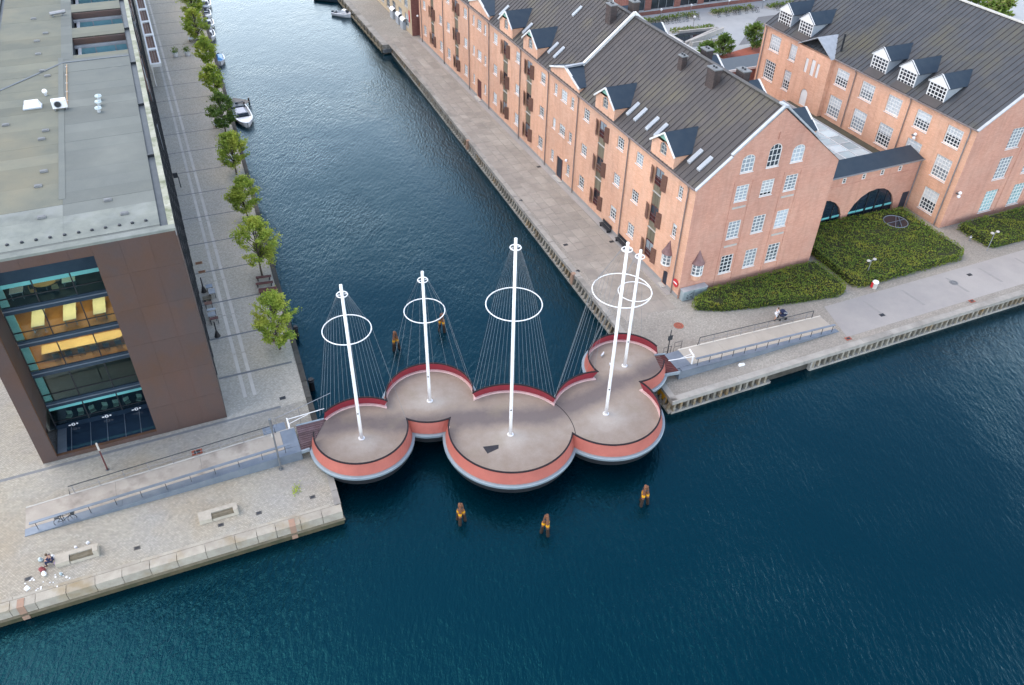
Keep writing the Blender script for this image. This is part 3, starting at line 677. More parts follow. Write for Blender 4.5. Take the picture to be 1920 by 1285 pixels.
for k, (cu, z, wd, h, ar) in enumerate(gw):
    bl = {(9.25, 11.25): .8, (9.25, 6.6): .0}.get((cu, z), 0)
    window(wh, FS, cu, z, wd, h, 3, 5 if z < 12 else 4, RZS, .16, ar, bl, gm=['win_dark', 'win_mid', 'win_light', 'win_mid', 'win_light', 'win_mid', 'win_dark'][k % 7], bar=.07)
m = MB()
for u, z in ((5.95, 10.4), (5.95, 5.55), (12.38, 10.45), (12.38, 5.6)): m.box(u - .85, -.07, z, u + .85, -.002, z + .22)
m.build('stone_band', 'stone_pale', wh)
m = MB(); m.poly([(GW, 0, 0), (GW, VL, 0), (GW, VL, EV), (GW, 0, EV)]); m.poly([(0, VL, 0), (GW, VL, 0), (GW, VL, EV), (GW / 2, VL, RG), (0, VL, EV)]); m.build('wall', 'brick', wh)
# roof: long metal panels with a raised seam between neighbours
OV = .22
def panel_mesh(run, z0, slope, wd, mat):
    m = MB(); x0 = -OV; P = lambda x, y, dz: (x, y, z0 + x * slope + dz)
    m.hexa([P(x0, .03, -.05), P(run, .03, -.05), P(run, wd - .05, -.05), P(x0, wd - .05, -.05), P(x0, .03, .0), P(run, .03, .0), P(run, wd - .05, 0), P(x0, wd - .05, 0)])
    m.hexa([P(x0, wd - .07, -.05), P(run, wd - .07, -.05), P(run, wd + .03, -.05), P(x0, wd + .03, -.05), P(x0, wd - .055, .075), P(run, wd - .055, .075), P(run, wd + .01, .075), P(x0, wd + .01, .075)], 1)
    return m.mesh('roof_panel', mat)
PW = .82
M('seam', (.044, .041, .043), (.052, .048, .049), 1, .7)
pm = panel_mesh(GW / 2, EV + .08, SLP, PW, ['roof_metal', 'seam']); k = 0
while k * PW < VL - .5:
    link('roof_panel', pm, wh, (0, k * PW, 0)); k += 1
m = MB(); m.poly([(GW + .2, -.1, EV - .15), (GW + .2, VL, EV - .15), (GW / 2, VL, RG + .06), (GW / 2, -.1, RG + .06)]); m.poly([(-.1, .02, EV - .05), (-.1, VL, EV - .05), (GW / 2, VL, RG), (GW / 2, .02, RG)])
m.bar((GW / 2, 0, RG + .12), (GW / 2, VL, RG + .12), .5, .12); m.build('roof', 'roof_metal', wh)
# verge: thin capping low down, white raised parapet above
m = MB(); m.bar((-.22, -.02, EV - .08), (3.7, -.02, EV + 3.7 * SLP + .12), .34, .12); m.build('verge', 'lead', wh)
for sx in (0, 1):
    f = lambda u: GW - u if sx else u
    m = MB(); m.bar((f(3.7), .08, EV + 3.7 * SLP + .22), (f(GW / 2 - .1), .08, RG + .24), .36, .2); m.build('parapet', 'lead', wh)
m = MB(); m.box(GW / 2 - .2, -.15, RG + .1, GW / 2 + .2, 1.0, RG + .36); m.build('parapet', 'lead', wh)
# fire wall coping half way along
m = MB(); m.bar((2.3, 30.1, EV + 2.0 * SLP + .5), (GW / 2, 30.1, RG + .5), .34, .36); m.bar((GW / 2, 30.1, RG + .5), (GW - 2, 30.1, EV + 2 * SLP + .45), .34, .36); m.build('parapet', 'white_paint', wh)
m = MB(); m.bar((-.2, 30.1, EV + 2.15), (2.6, 30.1, EV + 2.25), .42, .22); m.build('parapet', 'lead', wh)
# gutters and rain pipes
m = MB(); m.bar((-.3, 0, EV - .02), (-.3, VL, EV - .02), .16, .14); m.build('gutter', 'pipe', wh)
for v in (1.2, 13.5, 26.2, 34.85, 44.0, 55.75, 64.2, 76.6, 88.7):
    m = MB(); m.tube([(-.3, v, EV - .1), (-.12, v, EV - .5), (-.12, v, .05)], .075, 8); m.build('rain_pipe', 'pipe', wh)
# loading bays: weathered panels, white ledges, doors and open shutters at three floors
bd = MB()
for i in range(4): bd.box(-.39 + i * .197, -.03, 0, -.39 + i * .197 + .185, .03, 1.95)
for z in (.25, 1.5): bd.box(-.39, .03, z, .39, .055, z + .14)
shm = bd.mesh('shutter', 'shutter')
for v in SH:
    for (z0, z1) in ((3.62, 6.1), (8.1, 10.7)):
        for i in range(3):
            m = MB(); m.box(.12, v - .84 + i * .565, z0, .2, v - .84 + i * .565 + .545, z1 - .9); m.build('timber_board', 'timber', wh)
            m = MB(); m.box(.11, v - .84 + i * .565, z1 - .88, .2, v - .84 + i * .565 + .545, z1); m.build('timber_board', 'timber', wh)
        m = MB(); m.box(-.02, v - .85, z1 - .93, .2, v + .85, z1 - .84); m.build('ledge', 'stone_pale', wh)
    for z0 in (1.4, 6.1, 10.72):
        h = 2.05 if z0 > 2 else 2.15
        m = MB(); m.box(.16, v - .84, z0, .2, v + .84, z0 + h)
        for y in (v - .84, v - .04, v + .76): m.box(.08, y, z0, .16, y + .08, z0 + h)
        for zz in (z0, z0 + .95, z0 + h - .08): m.box(.08, v - .84, zz, .155, v + .84, zz + .08)
        m.build('loading_door', rnd.choice(['door_red', 'shutter']), wh)
        m = MB(); m.box(.1, v - .74, z0 + 1.0, .13, v + .74, z0 + h - .1); m.build('glass', 'win_mid' if rnd.random() < .5 else 'win_dark', wh)
        m = MB(); m.bar((.02, v - .8, z0 + .95), (.02, v + .8, z0 + .95), .04, .04); m.bar((.02, v - .8, z0 + .5), (.02, v + .8, z0 + .5), .04, .04); m.build('guard_rail', 'steel_grey', wh)
        for sd in (-1, 1):
            ang = sd * rnd.uniform(.18, .5)
            o = link('shutter', shm, wh, (-.06 - abs(math.sin(ang)) * .4, v + sd * (.86 + .39 * math.cos(ang)), z0), 0); o.rotation_euler = (0, 0, R(90) + ang * -1)
# small gables over the loading bays
def gablet(parent, v, side=1, hw=2.45, zf=15.35, zp=17.05, wal=2.3, green=True):
    mir = (lambda x: x) if side == 1 else (lambda x: GW - x)
    dm = link('dormer', None, parent, (0, 0, 0)); xb = (zp - EV) / SLP; xe = (zf - EV) / SLP
    m = MB(); F = lambda a, z, d: (mir(-d), v + a, z); hs = [(-.65, EV + .75, .65, EV + 2.15, .5)]
    wall(m, F, -wal, wal, EV, zp, hs, .3, [lambda a, z: zp - .08 - abs(a) * (zp - zf) / hw - z])
    for sd in (-1, 1): m.poly([(mir(0), v + sd * wal, EV), (mir(0), v + sd * wal, zf + .05), (mir(xe + .1), v + sd * wal, zf + .05)])
    m.build('wall', 'brick_lit', dm)
    for sd in (-1, 1):
        m = MB(); P = [(mir(-.14), v + sd * hw, zf), (mir(xe + .05), v + sd * hw, zf), (mir(xb + .1), v, zp), (mir(-.14), v, zp)]
        m.slab(P if sd * side > 0 else P[::-1], .1); m.build('roof', 'slate', dm)
        m = MB(); m.bar((mir(-.18), v + sd * (hw + .05), zf - .06), (mir(-.18), v, zp + .03), .12, .2); m.build('bargeboard', 'white_paint', dm)
    if green:
        m = MB(); k = .9; m.slab([(mir(-.1), v - k, zp - .12 - k * .7), (mir(-.1), v, zp - .08), (mir(-.1), v + k, zp - .12 - k * .7)], .05); m.build('gable_board', 'green_tymp', dm)
    f, g = win_mesh(1.25, 1.38, 2, 3, .5, .0, .06, .08, 0, 'stone_pale', 'win_mid')
    link('window_frame', f, dm, F(0, EV + .76, -.15), RZW if side == 1 else R(90)); link('window_glass', g, dm, F(0, EV + .76, -.15), RZW if side == 1 else R(90))
for v in SH: gablet(wh, v)
def biggable(parent, v, side, hw, zf, zp):
    mir = (lambda x: x) if side == 1 else (lambda x: GW - x)
    dm = link('dormer', None, parent); xb = (zp - EV) / SLP; xe = (zf - EV) / SLP
    m = MB(); m.poly([(mir(0), v - hw, EV), (mir(0), v + hw, EV), (mir(0), v + hw, zf), (mir(0), v, zp), (mir(0), v - hw, zf)])
    for sd in (-1, 1): m.poly([(mir(0), v + sd * hw, EV), (mir(0), v + sd * hw, zf), (mir(xe + .05), v + sd * hw, zf)])
    m.build('wall', 'brick_lit', dm)
    for sd in (-1, 1):
        m = MB(); P = [(mir(-.05), v + sd * (hw + .06), zf + .05), (mir(xe + .1), v + sd * (hw + .06), zf + .05), (mir(xb + .1), v, zp + .08), (mir(-.05), v, zp + .08)]
        m.slab(P if sd * side > 0 else P[::-1], .1); m.build('roof', 'slate', dm)
        m = MB(); m.bar((mir(-.06), v + sd * (hw + .08), zf + .02), (mir(-.06), v, zp + .1), .26, .2); m.build('bargeboard', 'white_paint', dm)
for v in (30.4, 59.9): biggable(wh, v, 1, 4.1, 14.45, 15.75)
for v in (6.9, 15.55, 24.3, 37.65, 45.9, 53.1, 66.5): biggable(wh, v, -1, 2.6, 15.3, 16.95)
# roof windows
M('sky_pane', (.36, .39, .42), (.31, .34, .37), 1, .3)
def skylight(parent, u0, u1, v0, v1, z0, sl, mat='sky_pane'):
    m = MB(); P = lambda u, v, dz: (u, v, z0 + u * sl + dz)
    m.hexa([P(u0, v0, .05), P(u1, v0, .05), P(u1, v1, .05), P(u0, v1, .05), P(u0, v0, .24), P(u1, v0, .24), P(u1, v1, .24), P(u0, v1, .24)])
    o = m.build('roof_window', 'lead', parent); g = .06
    m = MB(); m.poly([P(u0 + g, v0 + g, .247), P(u1 - g, v0 + g, .247), P(u1 - g, v1 - g, .247), P(u0 + g, v1 - g, .247)]); m.build('pane', mat, o)
for v in (1.85, 3.65, 10.45, 12.3, 14.9, 16.6, 36.1, 37.9, 46.2, 54.6): skylight(wh, 1.15, 2.6, v - .28, v + .28, EV + .08, SLP)
skylight(wh, 5.8, 7.1, 40.05, 40.6, EV + .08, SLP)
def chimney(parent, u, v, wu, wv, zb, zt):
    o = link('chimney', None, parent); m = MB(); m.box(u - wu / 2, v - wv / 2, zb, u + wu / 2, v + wv / 2, zt); m.build('stack', 'brick_black', o)
    m = MB(); m.box(u - wu / 2 - .08, v - wv / 2 - .08, zt, u + wu / 2 + .08, v + wv / 2 + .08, zt + .12); m.build('cap', 'drain', o)
    m = MB()
    for d in (-.22, .22): m.cyl((u, v + d, zt + .12), (u, v + d, zt + .3), .13, .11, 8)
    m.build('pot', 'dark_steel', o)
for u, v, wu, wv, zt in ((7.6, 33.2, .9, 1.3, 21.9), (11.0, 33.4, .9, 1.3, 21.9), (7.5, 16.2, .65, .8, 21.1), (11.0, 16.6, .9, 1.2, 21.3), (7.7, 10.4, .9, 1.4, 21.7), (10.9, 9.5, .9, 1.4, 21.4)):
    chimney(wh, u, v, wu, wv, EV + 5, zt)
# doors at the quay
for c_ in (30.3, 59.9):
    m = MB(); m.box(.1, c_ - .78, .15, .2, c_ + .98, 3.18); m.build('door', 'door_dark' if c_ < 40 else 'door_red', wh)
    m = MB(); m.box(-.5, c_ - 1, 0, 0, c_ + 1.2, .14); m.build('door_step', 'stone_pale', wh)
    m = MB(); m.box(-.04, c_ - .78, .15, .1, c_ - .6, 3.18); m.build('door_leaf', 'door_red', wh)
m = MB(); m.box(.08, 2.47, .1, .18, 3.33, 1.93); m.build('door', 'door_dark', wh)
m = MB(); m.box(-.5, 2.4, 0, -.01, 3.4, .12); m.build('door_step', 'stone_pale', wh)
# oriel turrets at the corner
def turret(c, nrm):
    t = link('oriel', None, wh, c, math.atan2(nrm[1], nrm[0]) - R(90)); n = 8
    ang = [math.pi * k / n for k in range(n + 1)]; pr = lambda r, z: [(math.cos(a) * r, math.sin(a) * r, z) for a in ang]
    def half(name, prof, mat):
        m = MB(); k = n + 1
        for (r0, z0), (r1, z1) in zip(prof, prof[1:]):
            a, b = pr(r0, z0), pr(r1, z1)
            for i in range(n): m.poly([a[i], a[i + 1], b[i + 1], b[i]])
        m.build(name, mat, t)
    half('base', [(.15, 2.05), (.55, 2.25), (.62, 2.45), (.62, 2.55), (.6, 2.95)], 'brick_lit')
    half('sill', [(.6, 2.95), (.72, 2.96), (.72, 3.05), (.6, 3.06)], 'white_paint')
    half('glass', [(.6, 3.05), (.6, 4.45)], 'win_mid')
    m = MB()
    for a in ang[::2]: m.box(math.cos(a) * .63 - .05, math.sin(a) * .63 - .05, 3.05, math.cos(a) * .63 + .05, math.sin(a) * .63 + .05, 4.45)
    for z in (3.05, 3.5, 3.95, 4.38):
        P = pr(.63, z)
        for p, q_ in zip(P, P[1:]): m.bar(p, q_, .05, .08)
    m.build('frame', 'white_paint', t)
    half('roof', [(.6, 4.44), (.8, 4.42), (.42, 5.1), (.02, 6.0)], 'copper_roof')
turret((0, 2.95, 0), (-1, 0)); turret((1.95, 0, 0), (0, -1))
# the white entrance lamp and round red no entry style sign on the corner wall
s_ = thing('round_sign', 'round red sign with white bar on the brick corner of the warehouse', 'sign', W(-.06, .65, 1.75), TH)
m = MB(); m.tube([(0, 0, 0), (-.05, 0, 0)], .5, 20); m.build('disc', 'red_sign', s_)
m = MB(); m.box(-.075, -.36, -.07, -.052, .36, .09); m.build('white_bar', 'white_paint', s_)
for u, v, z in ((-.25, 28.0, 4.0), (-.3, 90.2, 4.4)):
    o = thing('wall_lamp', 'small pale lamp on brick wall ' + ('beside the dark quay door' if v < 40 else 'at the far end of the warehouse'), 'wall lamp', W(u, v, z), TH)
    m = MB(); m.bar((0, 0, 0), (.3, 0, .05), .05, .05); m.build('arm', 'steel_grey', o); m = MB(); m.ball((-.05, 0, 0), .2, n=8, m=6); m.build('globe', 'plastic_white', o)
# painted metal cabinets at the gable foot
for k, (u0, u1, lb) in enumerate(((.2, 1.55, 'left pale blue metal cabinet with dark scribbles against the gable corner'), (1.65, 3.35, 'right pale blue metal cabinet partly behind the hedge'))):
    o = thing('metal_cabinet', lb, 'cabinet', W(u0, -.75, 0), TH, 'cabinets at the gable foot'); wd = u1 - u0
    m = MB(); m.box(0, 0, .05, wd, .65, 1.3); m.build('box', 'metal_box', o)
    m = MB(); m.box(-.06, -.08, 1.3, wd + .04, .7, 1.38); m.build('lid', 'lead', o)
    m = MB(); m.box(.05, -.015, .15, wd / 2 - .02, -.002, 1.22); m.box(wd / 2 + .02, -.015, .15, wd - .05, -.002, 1.22); m.build('door', 'metal_box', o)
    if k == 0:
        m = MB(); rg = random.Random(4)
        for j in range(9):
            x, z = rg.uniform(.35, wd - .25), rg.uniform(.3, 1.0); a = rg.uniform(0, 3)
            P = [(x + i * .05, -.022, z + .09 * math.sin(a + i * 1.4)) for i in range(5)]; m.tube(P, .022, 4)
        m.build('graffiti', 'dark_steel', o)
# cream building beyond
cb = thing('cream_building', 'cream rendered building with blue grey windows beyond the far end of the warehouse', 'building', W(-.85, 92.4, 0), TH)
m = MB(); hs = []
for v in range(8):
    for z in (.9, 4.6, 8.3): hs.append((2 + v * 4.1, z, 4.2 + v * 4.1, z + 2.4))
FC = lambda a, z, d: (-d, a, z)
wall(m, FC, 0, 36, 0, 12, hs, .2); m.build('wall', 'cream_render', cb)
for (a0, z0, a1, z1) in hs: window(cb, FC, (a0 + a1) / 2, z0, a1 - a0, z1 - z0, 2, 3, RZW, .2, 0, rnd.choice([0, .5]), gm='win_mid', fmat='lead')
m = MB(); m.poly([(0, 0, 0), (18, 0, 0), (18, 0, 12), (0, 0, 12)]); m.box(1.35, -1.4, 0, 2, 0, 12); m.build('wall', 'brick_dark', cb)
m = MB(); m.slab([(-.3, -.2, 12), (9, -.2, 17), (9, 36, 17), (-.3, 36, 12)], -.15); m.build('roof', 'roof_metal', cb)
m = MB(); m.box(-.06, 1.0, 2.2, -.01, 1.6, 4.4); m.build('red_panel', 'red_sign', cb)
for k, (u, v) in enumerate(((-1.55, 97.3), (-1.5, 100.4), (-1.6, 103.9))):
    o = thing('bay_awning', ('white curved canopy at foot of cream building, ' + ('nearest', 'second', 'farthest')[k] + ' of the three'), 'canopy', W(u, v, 0), TH, 'canopies at the cream building')
    m = MB()
    prof = [(.7 * math.sin(t), 1.5 + .6 * math.cos(t)) for t in [0, .4, .8, 1.2, 1.57]]
    for (x0, z0), (x1, z1) in zip(prof, prof[1:]): m.slab([(.75 - x0, -1, z0), (.75 - x0, 1, z0), (.75 - x1, 1, z1), (.75 - x1, -1, z1)], .05)
    m.build('hood', 'plastic_white', o); m = MB(); m.box(.1, -.9, 0, .7, .9, 1.45); m.build('base', 'boat_grey', o)
# ================================================================== right brick building
U0, V0 = 40.08, .39
EB, RB, GB = 13.45, 21.75, 26.0; SB = (RB - EB) / (GB / 2); LBV = 40.9
bb = thing('brick_hall', 'tall brick building with big white multi pane windows right of the warehouse', 'building', W(U0, V0), TH)
hs, wl = [], []
def aw(v, wd, ht, z): wl.append((v, wd, ht, z)); hs.append((v - wd / 2, z, v + wd / 2, z + ht))
for v in (2.95, 7.98, 13.02, 17.95, 22.95, 33.2, 37.9):
    aw(v, 2.45, 2.35, 10.15); aw(v, 2.5, 2.95, 5.65)
    if v < 15: aw(v, 2.45, 3.1, .95)
m = MB(); wall(m, FW, 0, LBV, 0, EB, hs, .26); m.build('wall', 'brick_lit', bb)
for v, wd, ht, z in wl:
    bl = rnd.choice([0, .25, .45, .5, .5, 1 if (z > 10 and 11 < v < 15) else .4])  # pale upper panes here include painted sky reflection
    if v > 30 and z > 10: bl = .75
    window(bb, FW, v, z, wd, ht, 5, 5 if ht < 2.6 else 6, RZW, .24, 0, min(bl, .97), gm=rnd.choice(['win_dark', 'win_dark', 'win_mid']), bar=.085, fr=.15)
# projecting middle bay with blind openings
m = MB(); F2 = lambda a, z, d: (-.7 - d, a, z); hh = [(27.85, 9.9, 28.65, 12.2), (26.9, 9.95, 27.5, 12.0), (29.3, 9.95, 29.95, 12.0), (27.9, 5.3, 29.35, 7.75, .7)]
wall(m, F2, 25.0, 32.15, 0, 15.3, hh, .12, [lambda a, z: 13.3 + 1.95 - abs(a - 28.6) * .54 - z])
for a in (25.0, 32.15): m.poly([(-.7, a, 0), (0, a, 0), (0, a, 13.3), (-.7, a, 13.3)])
m.build('wall', 'brick_lit', bb)
for h in hh:
    m = MB(); m.box(-.6, h[0] + .01, h[1] + .01, -.56, h[2] - .01, h[3] - (h[4] * .15 if len(h) > 4 else .01)); m.build('blind_window', 'white_paint', bb)
for sd in (-1, 1):
    m = MB(); e = 3.6; P = [(-.8, 28.6 + sd * e, 13.3), (.1, 28.6 + sd * e, 13.3), (2.9, 28.6, 15.28), (-.8, 28.6, 15.28)]
    m.slab(P if sd > 0 else P[::-1], .1); m.build('roof', 'lead', bb)
m = MB(); m.box(.9, 25.4, 14.2, 1.15, 25.55, 16.6); m.build('vent_pipe', 'dark_steel', bb)
# gable
gh, gw = [], []
for cu in (7.45, 12.55, 18.4):
    for z, h in ((.85, 3.15), (5.6, 3.05), (9.85, 2.75)): gw.append((cu, z, 2.25, h, 0))
for cu in (10.0, 13.0, 16.0): gw.append((cu, 14.4, 1.7, 2.3, .6))
for cu, z, wd, h, ar in gw: gh.append((cu - wd / 2, z, cu + wd / 2, z + h, ar))
m = MB(); wall(m, FS, 0, GB, 0, RB, gh, .24, [lambda a, z: EB - .02 + a * SB - z, lambda a, z: EB - .02 + (GB - a) * SB - z])
for u in (9.35, 14.9, 20.5): m.box(u, -.06, .4, u + .16, 0, 13.2)
m.build('wall', 'brick', bb)
for cu, z, wd, h, ar in gw:
    window(bb, FS, cu, z, wd, h, 4, 6, RZS, .22, ar, 0, gm=('win_teal' if z < 3 else 'win_mid'), bar=.07, fr=.1)
m = MB(); m.poly([(GB, 0, 0), (GB, LBV, 0), (GB, LBV, EB), (GB, 0, EB)]); m.poly([(0, LBV, 0), (GB, LBV, 0), (GB, LBV, EB), (GB / 2, LBV, RB), (0, LBV, EB)]); m.build('wall', 'brick', bb)
pm = panel_mesh(GB / 2, EB + .08, SB, .8, ['roof_dark', 'seam']); k = 0
while k * .8 < LBV - .4: link('roof_panel', pm, bb, (0, k * .8, 0)); k += 1
m = MB(); m.poly([(GB + .2, -.1, EB - .1), (GB + .2, LBV, EB - .1), (GB / 2, LBV, RB + .06), (GB / 2, -.1, RB + .06)]); m.poly([(-.1, .02, EB - .05), (-.1, LBV, EB - .05), (GB / 2, LBV, RB), (GB / 2, .02, RB)])
m.build('roof', 'roof_dark', bb)
m = MB(); m.bar((GB / 2, 0, RB + .12), (GB / 2, LBV, RB + .12), .55, .12); m.build('ridge_cap', 'stone_pale', bb)
m = MB(); m.bar((-.25, -.08, EB - .02), (GB / 2, -.08, RB + .18), .36, .14); m.bar((GB + .25, -.08, EB - .02), (GB / 2, -.08, RB + .18), .36, .14); m.build('verge', 'lead', bb)
m = MB(); m.bar((-.3, 0, EB - .02), (-.3, 24.9, EB - .02), .16, .14); m.bar((-.3, 32.2, EB - .02), (-.3, LBV, EB - .02), .16, .14); m.build('gutter', 'pipe', bb)
for v, z in ((.85, .05), (10.5, 5.2), (20.6, 5.2), (40.3, .05)):
    m = MB(); m.tube([(-.3, v, EB - .1), (-.12, v, EB - .5), (-.12, v, z)], .075, 8); m.build('rain_pipe', 'pipe_grey' if v < 1 else 'pipe', bb)
def hall_dormer(v):
    dm = link('dormer', None, bb); u = .9; zb = EB + u * SB + .02; hw = 1.42; ze = 16.0; zp = 17.2; back = (ze - EB) / SB; bp = (zp - EB) / SB
    m = MB(); m.slab([(u - .05, v + hw + .1, ze - .02), (u - .05, v, zp - .1), (u - .05, v - hw - .1, ze - .02)], .08)
    for sd in (-1, 1): m.bar((u - .1, v + sd * (hw + .25), ze - .08), (u - .1, v, zp + .02), .14, .2)
    m.bar((u - .08, v - hw - .1, ze - .02), (u - .08, v + hw + .1, ze - .02), .14, .16); m.build('pediment', 'white_paint', dm)
    m = MB()
    for sd in (-1, 1): m.slab([(u, v + sd * hw, zb), (back, v + sd * hw, ze), (u, v + sd * hw, ze)], .06)
    m.build('cheek', 'boat_grey', dm)
    for sd in (-1, 1):
        m = MB(); P = [(u - .2, v + sd * (hw + .3), ze - .12), (back, v + sd * (hw + .3), ze - .1), (bp + .1, v, zp), (u - .2, v, zp)]
        m.slab(P if sd > 0 else P[::-1], .08); m.build('roof', 'slate', dm)
    f, g = win_mesh(2 * hw, ze - zb - .05, 5, 4, 0, .02, .09, .14, 0, 'white_paint', 'win_dark')
    link('window_frame', f, dm, (u, v, zb), RZW); link('window_glass', g, dm, (u, v, zb), RZW)
    m = MB(); m.slab([(-.1, v - hw, EB + .12 - .1 * SB), (u, v - hw, zb + .11), (u, v + hw, zb + .11), (-.1, v + hw, EB + .12 - .1 * SB)], -.05); m.build('apron', 'roof_metal', dm)
for v in (8.05, 13.05, 18.05, 33.1, 37.85): hall_dormer(v)
for (u, v, z, lb) in ((.55, -.3, 5.0, 'white twin floodlight on the corner of the right brick building'), (-.35, 8.2, 9.3, 'white lamp and small box on brick wall just above the link roof')):
    o = thing('flood_light', lb, 'wall lamp', W(U0 + u, V0 + v, z), TH); m = MB(); m.box(-.05, -.1, -.1, .05, .3, .1); m.build('bracket', 'steel_grey', o)
    m = MB(); m.ball((.0, -.2, .25), .22, n=8, m=6); m.ball((.0, -.2, -.25), .22, n=8, m=6); m.build('lamp', 'plastic_white', o)

# ================================================================== link building between them
lk = thing('link_building', 'low brick building with two glazed arches linking warehouse and right building', 'building', W(18.52, 6.1), TH); LW = 21.4
FL2 = lambda a, z, d: (a, -d, z)
ah = [(2.05, .0, 10.05, 4.15, 4.0), (10.85, .0, 18.85, 4.15, 4.0)]
sw = [(a - .28, 6.1, a + .28, 6.85) for a in (8.65, 11.8, 14.8, 17.75)]
m = MB(); wall(m, FL2, 0, LW, 0, 7.3, ah + sw + [(19.85, .05, 21.0, 2.6)], .3)
m.box(0, -.07, 5.75, LW, -.002, 5.9)
m.build('wall', 'brick', lk)
for (a0, z0, a1, z1) in sw: window(lk, FL2, (a0 + a1) / 2, z0, .56, .75, 1, 2, 0, .1, sill=0, fr=.1)
for i, (a0, z0, a1, z1, r) in enumerate(ah):
    o = link('arched_window', None, lk, ((a0 + a1) / 2, .28, 0)); h2 = 4.0
    g = MB(); g.poly([(-h2, 0, 0), (h2, 0, 0), (h2, 0, .15)] + [(math.cos(t) * h2, 0, .15 + math.sin(t) * 4) for t in [math.pi * k / 16 for k in range(1, 16)]] + [(-h2, 0, .15)]); g.build('glass', 'glass_navy', o)
    f = MB()
    for x in (-2.4, -.8, .8, 2.4): f.box(x - .05, -.08, 0, x + .05, -.01, .15 + math.sqrt(16 - x * x))
    f.box(-3.9, -.09, .95, 3.9, -.012, 1.05); f.build('frame', 'dark_steel', o)
    b = MB()
    for x0 in (-3.6, -2.3, -.7, .9, 2.5): b.box(x0, -.12, 1.08, x0 + 1.2, -.095, 1.38)
    b.build('blind', 'teal_blind', o)
m = MB(); m.box(19.87, .05, .05, 20.98, .12, 2.58); m.build('door', 'door_dark', lk)
m = MB(); m.slab([(-.4, -.3, 7.3), (LW - .2, -.3, 7.3), (LW - 1.4, 1.5, 8.65), (-.4, 1.5, 8.65)], .12); m.build('roof', 'slate', lk)
m = MB(); m.slab([(LW - .2, -.3, 7.3), (LW - .2, 2.4, 7.3), (LW - 1.4, 1.5, 8.65)], .1); m.slab([(-.4, 1.5, 8.65), (LW - 1.4, 1.5, 8.65), (LW - .4, 3.2, 7.3), (-.4, 3.2, 7.3)], .1); m.build('roof', 'slate', lk)
m = MB(); m.bar((-.2, -.36, 7.26), (LW - .15, -.36, 7.26), .12, .14); m.build('gutter', 'pipe_grey', lk)
m = MB(); m.tube([(LW - .3, -.3, 7.2), (LW - .3, -.1, 6.8), (LW - .3, -.1, 0)], .07, 8); m.build('rain_pipe', 'pipe_grey', lk)
# glazed court roof behind the link
gr = thing('glazed_roof', 'pale glass court roof with a grid of white bars behind the link building', 'glass roof', W(19.2, 8.4, 5.0), TH)
NX, NY, PX, PY = 9, 9, 2.09, 2.1
pan = MB(); pan.box(.05, .05, 0, PX - .05, PY - .05, .06); pme = pan.mesh('roof_pane', 'glass_court')
for i in range(NX):
    for j in range(NY):
        link('roof_pane', pme, gr, (i * PX, j * PY, .02 + .0 * i))
for i in range(NX + 1):
    m = MB(); m.box(i * PX - .09, 0, -.1, i * PX + .09, NY * PY, .15); m.build('glazing_bar', 'glazing_bar', gr)
for j in range(NY + 1):
    m = MB(); m.box(.09, j * PY - .07, -.1, NX * PX - .09, j * PY + .07, .125); m.build('glazing_bar', 'glazing_bar', gr)
fr = thing('flat_roof', 'narrow flat mossy roof strip along the foot of the right brick building', 'roof', W(38.15, 8.2, 0), TH)
m = MB(); m.box(0, 0, 4.6, 1.9, 23.4, 5.0); m.build('roof_deck', 'mossy_deck', fr); m = MB(); m.box(-.12, 0, 4.9, .02, 23.4, 5.3); m.build('kerb', 'lead', fr)
m = MB(); m.box(.0, 22.9, 0, 1.85, 23.4, 4.6); m.build('wall', 'brick', fr)
cw = thing('court_wall', 'plain brick wall closing the glazed court at the back', 'wall', W(18.6, 27.9, 0), TH)
m = MB(); m.box(0, 0, 0, 19.4, .4, 5.0); m.build('brickwork', 'brick', cw); m = MB(); m.box(0, -.05, 5.0, 19.4, .45, 5.1); m.build('coping', 'stone_pale', cw)

